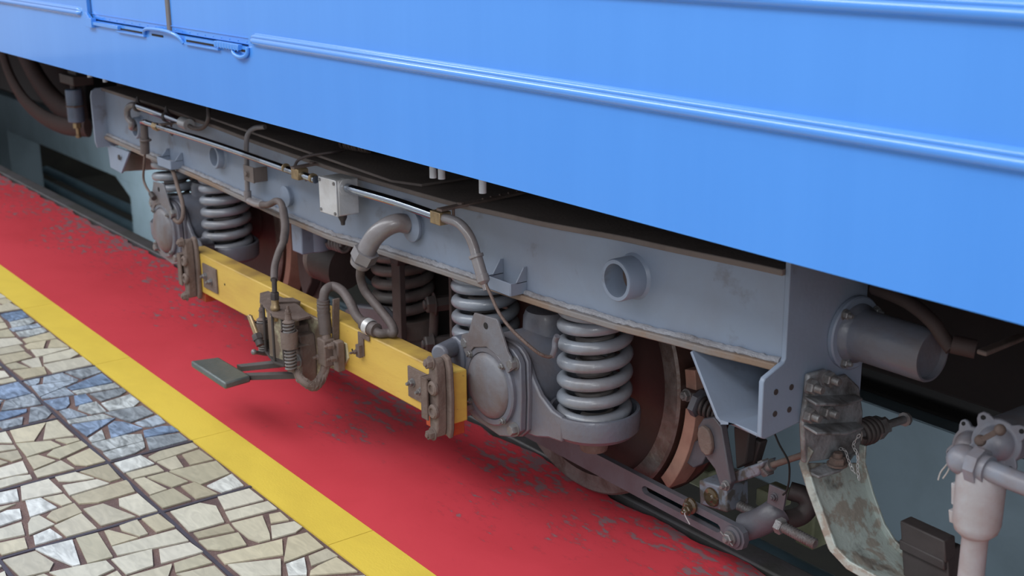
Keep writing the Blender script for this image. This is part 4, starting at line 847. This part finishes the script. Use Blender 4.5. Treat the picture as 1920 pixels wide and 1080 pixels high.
m = MB(); m.hexn(A(1459, 984, 2.0), A(1536, 1024, 2.0)-A(1464, 986, 2.0), .019, .016); m.build('nut', 'bolt_steel', t)
m = MB(); m.tube(PX([(1398, 988, 2.04), (1420, 981, 2.045), (1445, 968, 2.05), (1462, 955, 2.07)]), .033, 20, 6); m.build('boss', 'lever_paint', t)
m = MB(); m.prism(PX([(1442, 908, 2.02), (1474, 922, 2.02), (1468, 958, 2.02), (1438, 943, 2.02)]), (0, .006, 0)); m.bolt(A(1452, 932, 2.02), (0, -1, 0), .008, .006, .003); m.build('tab_plate', 'lever_paint', t, bevel=.001)
m = MB(); m.tube(PX([(1470, 975, 2.08), (1500, 968, 2.12), (1516, 950, 2.14), (1508, 930, 2.14), (1480, 920, 2.12)]), .022, 14, 6); m.build('fork', 'dark_metal', t)
m = MB(); m.tube(PX([(1452, 812, 2.0), (1462, 835, 2.0), (1478, 865, 2.0), (1480, 895, 2.0), (1475, 920, 2.0), (1468, 928, 2.0)]), .0022, 8); tag(m.build('thin_wire', 'black_under'), 'thin black wire hanging from the end plate to the threaded rod', 'wire')
# timbers under the rigging
for (u, v, wx, wz, lb) in ((1302, 893, .055, .03, 'pale olive timber glimpsed behind the right wheel tread'), (1432, 938, .03, .025, 'pale olive timber glimpsed behind the threaded rod'), (1508, 993, .03, .05, 'pale olive timber glimpsed left of the grimy arm')):
    p = A(u, v, 2.42); m = MB(); m.box((p.x-wx, 2.42, p.z-wz), (p.x+wx, 2.50, p.z+wz)); tag(m.build('timber', 'olive_timber', bevel=.005), lb, 'timber', 'timbers under the train')
for (z, y, r_, lb) in ((-.10, 2.32, .03, 'dark blue-grey pipe low between the rail and the grimy arm'),):
    m = MB(); m.cyl((-4, y, z), (1.5, y, z), r_, n=20); tag(m.build('pipe', 'teal_pipe'), lb, 'pipe')

# ------------------------------------------------------------------ right end: tube on end plate, grimy arm, stud
t = thing('damper_tube', 'dark cylinder flange-mounted on the end plate under the car', 'cylinder', (-1.5, 1.985, .72))
fx = XR+.012; fc = AX(1597, 622, fx)
m = MB(); m.lathe(fc, (1, 0, 0), [(.074, 0), (.076, .002), (.076, .010), (.073, .013), (.06, .013)], 48); m.build('flange', 'frame_paint', t)
m = MB(); m.lathe(fc, (1, 0, 0), [(.062, .012), (.060, .020), (.053, .026), (.052, .03), (.052, .185), (.050, .19), (.046, .19), (.044, .178), (.01, .178)], 48); m.build('tube', 'box_paint', t)
for an in (4.15, 2.3, .6, 5.6):
    q = fc+V((.013, math.cos(an)*.064, math.sin(an)*.064)); m = MB(); m.bolt(q, (1, 0, 0), .0095, .009, .008); m.build('bolt', 'bolt_steel', t)
m = MB(); m.tube([A(1640, 540, 2.02), A(1700, 565, 2.0), A(1745, 600, 1.98), A(1770, 635, 1.98), A(1785, 655, 1.98)], .014, 12); m.tube([A(1785, 645, 1.98), A(1830, 655, 2.0)], .018, 12)
tag(m.build('duct_hose', 'dark_brown'), 'brown hose running past the end of the dark cylinder', 'hose')
m = MB(); m.beam(A(1840, 662, 1.92), A(1920, 630, 2.1), (.010, 0, 0), (0, 0, .0045)); tag(m.build('lever_handle', 'rusty_dust', bevel=.003), 'small brown flat handle alone in the dark at right', 'handle')

t = thing('guard_arm', 'grimy grey cast arm bolted to the end plate and bending down', 'bracket', (-1.45, 1.95, .5))
m = MB(); X_ = fx
pl = [(1508, 700), (1540, 690), (1566, 703), (1580, 700), (1603, 722), (1610, 770), (1605, 850), (1500, 865), (1497, 790), (1503, 745)]
m.prism([AX(u, v, X_+.002) for u, v in pl], (.012, 0, 0)); m.build('back_plate', 'cast_grimy', t, bevel=.004)
def rib(u0, v0, u1, v1, L, th=.006):
    m = MB(); a, b = AX(u0, v0, X_+.012), AX(u1, v1, X_+.012); m.prism([a, b, b+V((L*.55, 0, -.004)), (a+b)/2+V((L*1.05, 0, -.008)), a+V((L*.9, 0, -.006))], (0, 0, -th)); m.build('rib', 'cast_grimy', t, bevel=.002)
rib(1507, 742, 1604, 738, .035); rib(1505, 795, 1604, 790, .04)
for (u, v) in ((1518, 724), (1550, 709), (1513, 777), (1546, 770)):
    m = MB(); q = AX(u, v, X_+.014); m.lathe(q, (1, 0, 0), [(.0165, 0), (.0165, .003), (.014, .004)], 24); m.hexn(q+V((.003, 0, 0)), (1, 0, 0), .0155, .014, .3)
    k = [(.0085, .017)]
    for i in range(5): k += [(.0085, .018+i*.003), (.0076, .0195+i*.003)]
    m.lathe(q, (1, 0, 0), k+[(.007, .033)], 16); m.build('stud_nut', 'bolt_steel', t)
# side flanges and sloping arm
yf, yk = 1.865, 2.03
front = [(1500, 790), (1498, 830), (1504, 868), (1520, 920), (1540, 975), (1560, 1030), (1590, 1062), (1640, 1090), (1700, 1120)]
back = [(1610, 775), (1606, 830), (1612, 868), (1628, 925), (1650, 985), (1672, 1020), (1705, 1052), (1745, 1085), (1790, 1120)]
F_ = [A(u, v, yf) for u, v in front]; B_ = [A(u, v, yk) for u, v in back]
for p in F_[:2]+B_[:2]: p.x = X_+.014
m = MB(); n = len(F_); vs = []
for a, b in zip(F_, B_): vs += [a, b, b+V((-.010, 0, -.003)), a+V((-.010, 0, -.003))]
fs = [(0, 1, 2, 3), tuple((n-1)*4+k for k in (3, 2, 1, 0))]
for i in range(2, n-1):
    for k in range(4): fs.append((i*4+k, i*4+(k+1) % 4, (i+1)*4+(k+1) % 4, (i+1)*4+k))
m.add(vs, fs[1:]+[(8, 9, 10, 11)]); m.build('arm_plate', 'galvanised', t, bevel=.002)
for nm, P_, s in (('side_lip', F_, -1), ('side_lip', B_, 1)):
    m = MB(); L_ = P_[1:]; k = len(L_); vs = []
    for i, p in enumerate(L_):
        t_n = (L_[min(i+1, k-1)]-L_[max(i-1, 0)]).normalized(); nn = V((0, 1, 0)).cross(t_n)*-1
        if nn.x < 0: nn = -nn
        w_ = .014
        vs += [p+nn*w_+V((0, -.003, 0)), p+nn*w_+V((0, .003, 0)), p-nn*.006+V((0, .003, 0)), p-nn*.006+V((0, -.003, 0))]
    fs = [(0, 1, 2, 3), tuple((k-1)*4+j for j in (3, 2, 1, 0))]
    for i in range(k-1):
        for j in range(4): fs.append((i*4+j, i*4+(j+1) % 4, (i+1)*4+(j+1) % 4, (i+1)*4+j))
    m.add(vs, fs); m.build(nm, 'galvanised', t, bevel=.0015)
# horizontal shelf with big nut
m = MB(); z_ = AX(1550, 872, X_+.02).z; m.prism([(X_+.012, yf, z_), (X_+.040, yf+.004, z_-.004), (X_+.046, yf+.06, z_-.004), (X_+.040, yk-.075, z_-.003), (X_+.016, yk-.02, z_), (X_+.012, yk, z_)], (0, 0, -.006)); m.build('shelf', 'cast_grimy', t, bevel=.002)
m = MB(); q = V((X_+.032, 1.935, z_)); m.cyl(q, q+V((0, 0, .004)), .021, n=24); m.hexn(q+V((0, 0, .004)), (0, 0, 1), .017, .013, .4); m.lathe(q+V((0, 0, .017)), (0, 0, 1), [(.010, 0), (.010, .008), (.008, .010)], 16); m.build('shelf_nut', 'rusty_dust', t)
# safety chain
t = thing('safety_chain', 'small steel chain dangling on the grimy arm', 'chain', A(1600, 850, 1.99))
def chain(pts, k=13):
    P = smooth_path(pts, 5); L = sum((P[i+1]-P[i]).length for i in range(len(P)-1)); step = L/k; out = []
    acc = 0; tgt = 0
    for i in range(len(P)-1):
        seg = (P[i+1]-P[i]).length
        while tgt <= acc+seg+1e-9 and len(out) <= k: out.append(P[i]+(P[i+1]-P[i])*((tgt-acc)/max(seg, 1e-9))); tgt += step
        acc += seg
    for i in range(len(out)-1):
        a, b = out[i], out[i+1]; d = (b-a); u, v = frame_of(d); w_ = u if i % 2 else v; c = (a+b)/2; hl = d.length*.62
        d = d.normalized(); pts2 = []
        for j in range(13):
            an = 2*PI*j/12; pts2.append(c+d*math.cos(an)*hl+w_*math.sin(an)*.0028)
        m = MB(); m.tube(pts2, .0008, 6, smooth=False); m.build('link', 'aluminium', t)
chain(PX([(1574, 842, 1.96), (1584, 843, 1.96), (1590, 860, 1.96), (1598, 880, 1.965), (1604, 888, 1.97)]), 8)
chain(PX([(1612, 815, 1.99), (1602, 828, 1.985), (1600, 838, 1.98), (1608, 852, 1.98), (1608, 880, 1.98), (1611, 900, 1.98)]), 12)
t = thing('spring_stud', 'greasy spring-loaded stud sticking out behind the grimy arm', 'stud', A(1640, 800, 2.08))
a_, b_ = A(1604, 815, 2.05), A(1700, 785, 2.24)
d = b_-a_; L = d.length; dn = d.normalized()
m = MB(); m.helix(a_, dn, .024, .006, 4, L*.32, 10, 20); m.build('spring', 'dark_metal', t)
m = MB(); m.cyl(a_, a_+dn*L*.4, .018, n=20); m.hexn(a_+dn*L*.38, dn, .026, .020); m.hexn(a_+dn*(L*.38+.024), dn, .020, .014, .4); m.build('nut', 'bolt_steel', t)
m = MB(); m.cyl(a_+dn*L*.4, b_, .009, n=16); m.lathe(b_-dn*.012, dn, [(.009, 0), (.016, .002), (.016, .01), (.01, .012)], 10); m.build('stud', 'bolt_steel', t)
t = thing('scraper_block', 'dark grooved block on the foot of the grimy arm', 'block', A(1730, 1040, 2.05))
p0, p1 = A(1690, 1005, 1.98), A(1775, 1045, 1.98); ux = (p1-p0).normalized()
dn = V((.25, -.1, -1)).normalized(); th = V((0, .05, 0)); L = (p1-p0).length/2; c = (p0+p1)/2
m = MB(); m.obox(c+dn*.05+th*.5, ux*L*1.03, th*.5, dn*.06); m.obox(c+dn*.0+V((0, .012, .012)), ux*L*.98, (0, .018, 0), dn*.022); m.obox(c+dn*.014+V((0, -.004, 0)), ux*L*.99, (0, .006, 0), dn*.010); m.build('block', 'dark_metal', t, bevel=.003)

# ------------------------------------------------------------------ right edge: air filter on pipework
YFl = 1.80
t = thing('air_filter', 'dusty beige air filter bowl hanging from a cast valve at right', 'air filter', A(1835, 940, YFl))
cF = A(1836, 935, YFl); m = MB(); zT = A(1836, 884, YFl).z; zB = A(1836, 995, YFl).z
m.lathe((cF.x, YFl, zB), (0, 0, 1), [(.018, -.012), (.026, -.010), (.036, .0), (.040, .014), (.041, zT-zB-.01), (.043, zT-zB), (.043, zT-zB+.008), (.036, zT-zB+.012)], 40); m.build('bowl', 'filter_paint', t)
m = MB(); m.lathe((cF.x, YFl, zB-.010), (0, 0, -1), [(.026, 0), (.022, .006), (.022, .16), (.024, .17)], 28); m.build('down_pipe', 'filter_paint', t)
m = MB(); m.beam(A(1791, 905, YFl-.01), A(1791, 945, YFl-.01), (.004, 0, 0), (0, .006, 0)); m.beam(A(1790, 955, YFl-.01), A(1792, 978, YFl-.01), (.006, 0, 0), (0, .010, 0)); m.build('latch', 'filter_paint', t, bevel=.001)
m = MB(); YFe = YFl-.02; eA = A(1806, 862, YFe); m.sphere(eA, .028, 24, (1, 1, .95)); m.cyl(eA, A(1855, 882, YFe), .024, n=24); m.lathe(A(1834, 873, YFe), (1, 0, -.0), [(.031, -.010), (.032, -.008), (.032, .008), (.031, .010)], 8); m.build('elbow', 'filter_metal', t)
m = MB(); m.cyl(A(1850, 880, YFl-.02), A(1980, 932, YFl-.02), .018, n=24); m.build('outlet_pipe', 'filter_metal', t)
# valve body behind: two round domes with lugs
t2 = thing('cast_valve', 'grey cast valve with two lugged covers above the air filter', 'valve', A(1860, 820, 1.85))
def lugcover(u, v, Y, R, ax):
    c = A(u, v, Y); n = V(ax).normalized(); a, b = frame_of(n)
    m = MB(); m.lathe(c, n, [(R*1.05, 0), (R*1.05, .008), (R*.78, .010), (R*.74, .016), (R*.5, .028), (R*.2, .033), (.0001, .034)], 32)
    for an in (.6, 2.2, 3.8, 5.3):
        e = a*math.cos(an)+b*math.sin(an); s_ = n.cross(e)
        m.prism([c+e*R*.5-s_*R*.55, c+e*R*1.25-s_*R*.28, c+e*R*1.42-s_*R*.12, c+e*R*1.42+s_*R*.12, c+e*R*1.25+s_*R*.28, c+e*R*.5+s_*R*.55], n*.009)
    m.build('cover', 'filter_metal', t2, bevel=.002)
    for an in (.6, 2.2, 3.8, 5.3):
        m = MB(); e = a*math.cos(an)+b*math.sin(an); q = c+e*R*1.2+n*.009; m.cyl(q, q+n*.0008, R*.11, n=12); m.build('lug_hole', 'black_under', t2)
    return c, n
c1, n1 = lugcover(1870, 829, 1.872, .040, (.35, -1, .15)); lugcover(1822, 838, 1.895, .035, (-.1, -1, .3))
m = MB(); m.cyl(c1, A(1960, 790, 2.1), .042, n=28); m.cyl(c1+V((0, .01, -.02)), c1+V((.01, .01, -.07)), .026, n=20); m.build('body', 'filter_metal', t2)
m = MB(); m.beam(A(1838, 826, 1.80), A(1875, 806, 1.80), (0, .005, 0), (0, 0, .006)); m.sphere(A(1838, 826, 1.80), .010, 12); m.sphere(A(1875, 806, 1.80), .010, 12); m.build('bail', 'rusty_dust', t2)
m = MB(); m.tube(PX([(1782, 858, 1.79), (1776, 870, 1.79), (1764, 885, 1.79), (1759, 900, 1.79)]), .0013, 6); m.tube(PX([(1784, 862, 1.79), (1778, 882, 1.79), (1768, 897, 1.79)]), .0013, 6); tag(m.build('lock_wire', 'aluminium'), 'thin pale lock wire beside the filter elbow', 'wire')

# ------------------------------------------------------------------ left: hanging cylinder, brown hoses, added dark boxes under the car
t = thing('drain_valve', 'blue-grey hanging cylinder with drain nozzle at far left', 'cylinder', A(142, 200, 2.0))
cD = A(141, 200, 2.0); zt = A(140, 168, 2.0).z; zb = A(142, 228, 2.0).z
m = MB(); m.lathe((cD.x, 2.0, zb), (0, 0, 1), [(.036, 0), (.040, .004), (.040, zt-zb-.003), (.037, zt-zb)], 32); m.build('cylinder', 'blue_grey', t)
m = MB(); m.lathe((cD.x, 2.0, (zt+zb)/2+.0), (0, 0, 1), [(.041, -.004), (.044, -.003), (.044, .003), (.041, .004)], 32, caps=False); m.obox((cD.x+.048, 1.985, (zt+zb)/2), (.008, 0, 0), (0, .008, 0), (0, 0, .004)); m.obox((cD.x-.048, 1.985, (zt+zb)/2), (.008, 0, 0), (0, .008, 0), (0, 0, .004)); m.build('band', 'rusty_dust', t)
m = MB(); m.hexn((cD.x, 2.0, zb-.03), (0, 0, 1), .020, .03); m.lathe((cD.x+.004, 2.0, zb-.03), (0, 0, -1), [(.010, 0), (.010, .035), (.014, .037), (.014, .045), (.008, .048)], 16); m.build('nozzle', 'brass', t)
m = MB(); m.box((cD.x-.07, 1.96, zt+.03), (cD.x+.13, 2.06, zt+.075)); m.box((cD.x-.03, 1.99, zt+.07), (cD.x+.09, 2.05, 1.097)); m.cyl((cD.x, 2.0, zt), (cD.x, 2.0, zt+.03), .015, n=12); m.build('mount', 'dark_metal', t, bevel=.004)
for i, (pts, lb) in enumerate((([(-2, 60), (8, 110), (24, 152), (48, 190), (80, 218), (120, 236), (165, 240)], 'outer of two wide brown loops under the car at far left'), ([(30, 60), (52, 110), (72, 148), (95, 180), (122, 205), (150, 215)], 'inner of two wide brown loops under the car at far left'))):
    m = MB(); P_ = PX([(u, v, 2.56 if i else 2.18) for u, v in pts]); P_ = [V((P_[0].x-.05, P_[0].y, ZB+.108))]+P_; m.tube(P_, .05 if i else .022, 14, 8, flat=2.2 if i == 0 else 1.6); tag(m.build('hose_loop', 'dark_brown'), lb, 'hose', 'brown loops at far left')
for (xa, xb, ya, yb_, za, zb_, lb) in ((-12.5, -8.3, 2.75, 3.9, .25, 1.05, 'added black box darkening the space under the car at far left'), (-2.0, 2.5, 2.62, 3.69, .36, 1.05, 'added black box darkening the space under the car at right'), (-7.3, -5.6, 2.6, 3.9, .35, 1.05, 'added black box darkening the space left of the bogie')):
    m = MB(); m.box((xa, ya, za), (xb, yb_, zb_)); tag(m.build('shade_box', 'black_under', bevel=.01), lb, 'box')  # boxes added to keep the depths under the car dark
m = MB(); m.box((-3.95, 2.7, .68), (-3.0, 3.2, 1.05)); tag(m.build('shade_blocker', 'black_under', bevel=.01), 'added black block stopping light behind the wheels', 'shade_blocker')  # unseen block added to stop light coming through behind the wheels
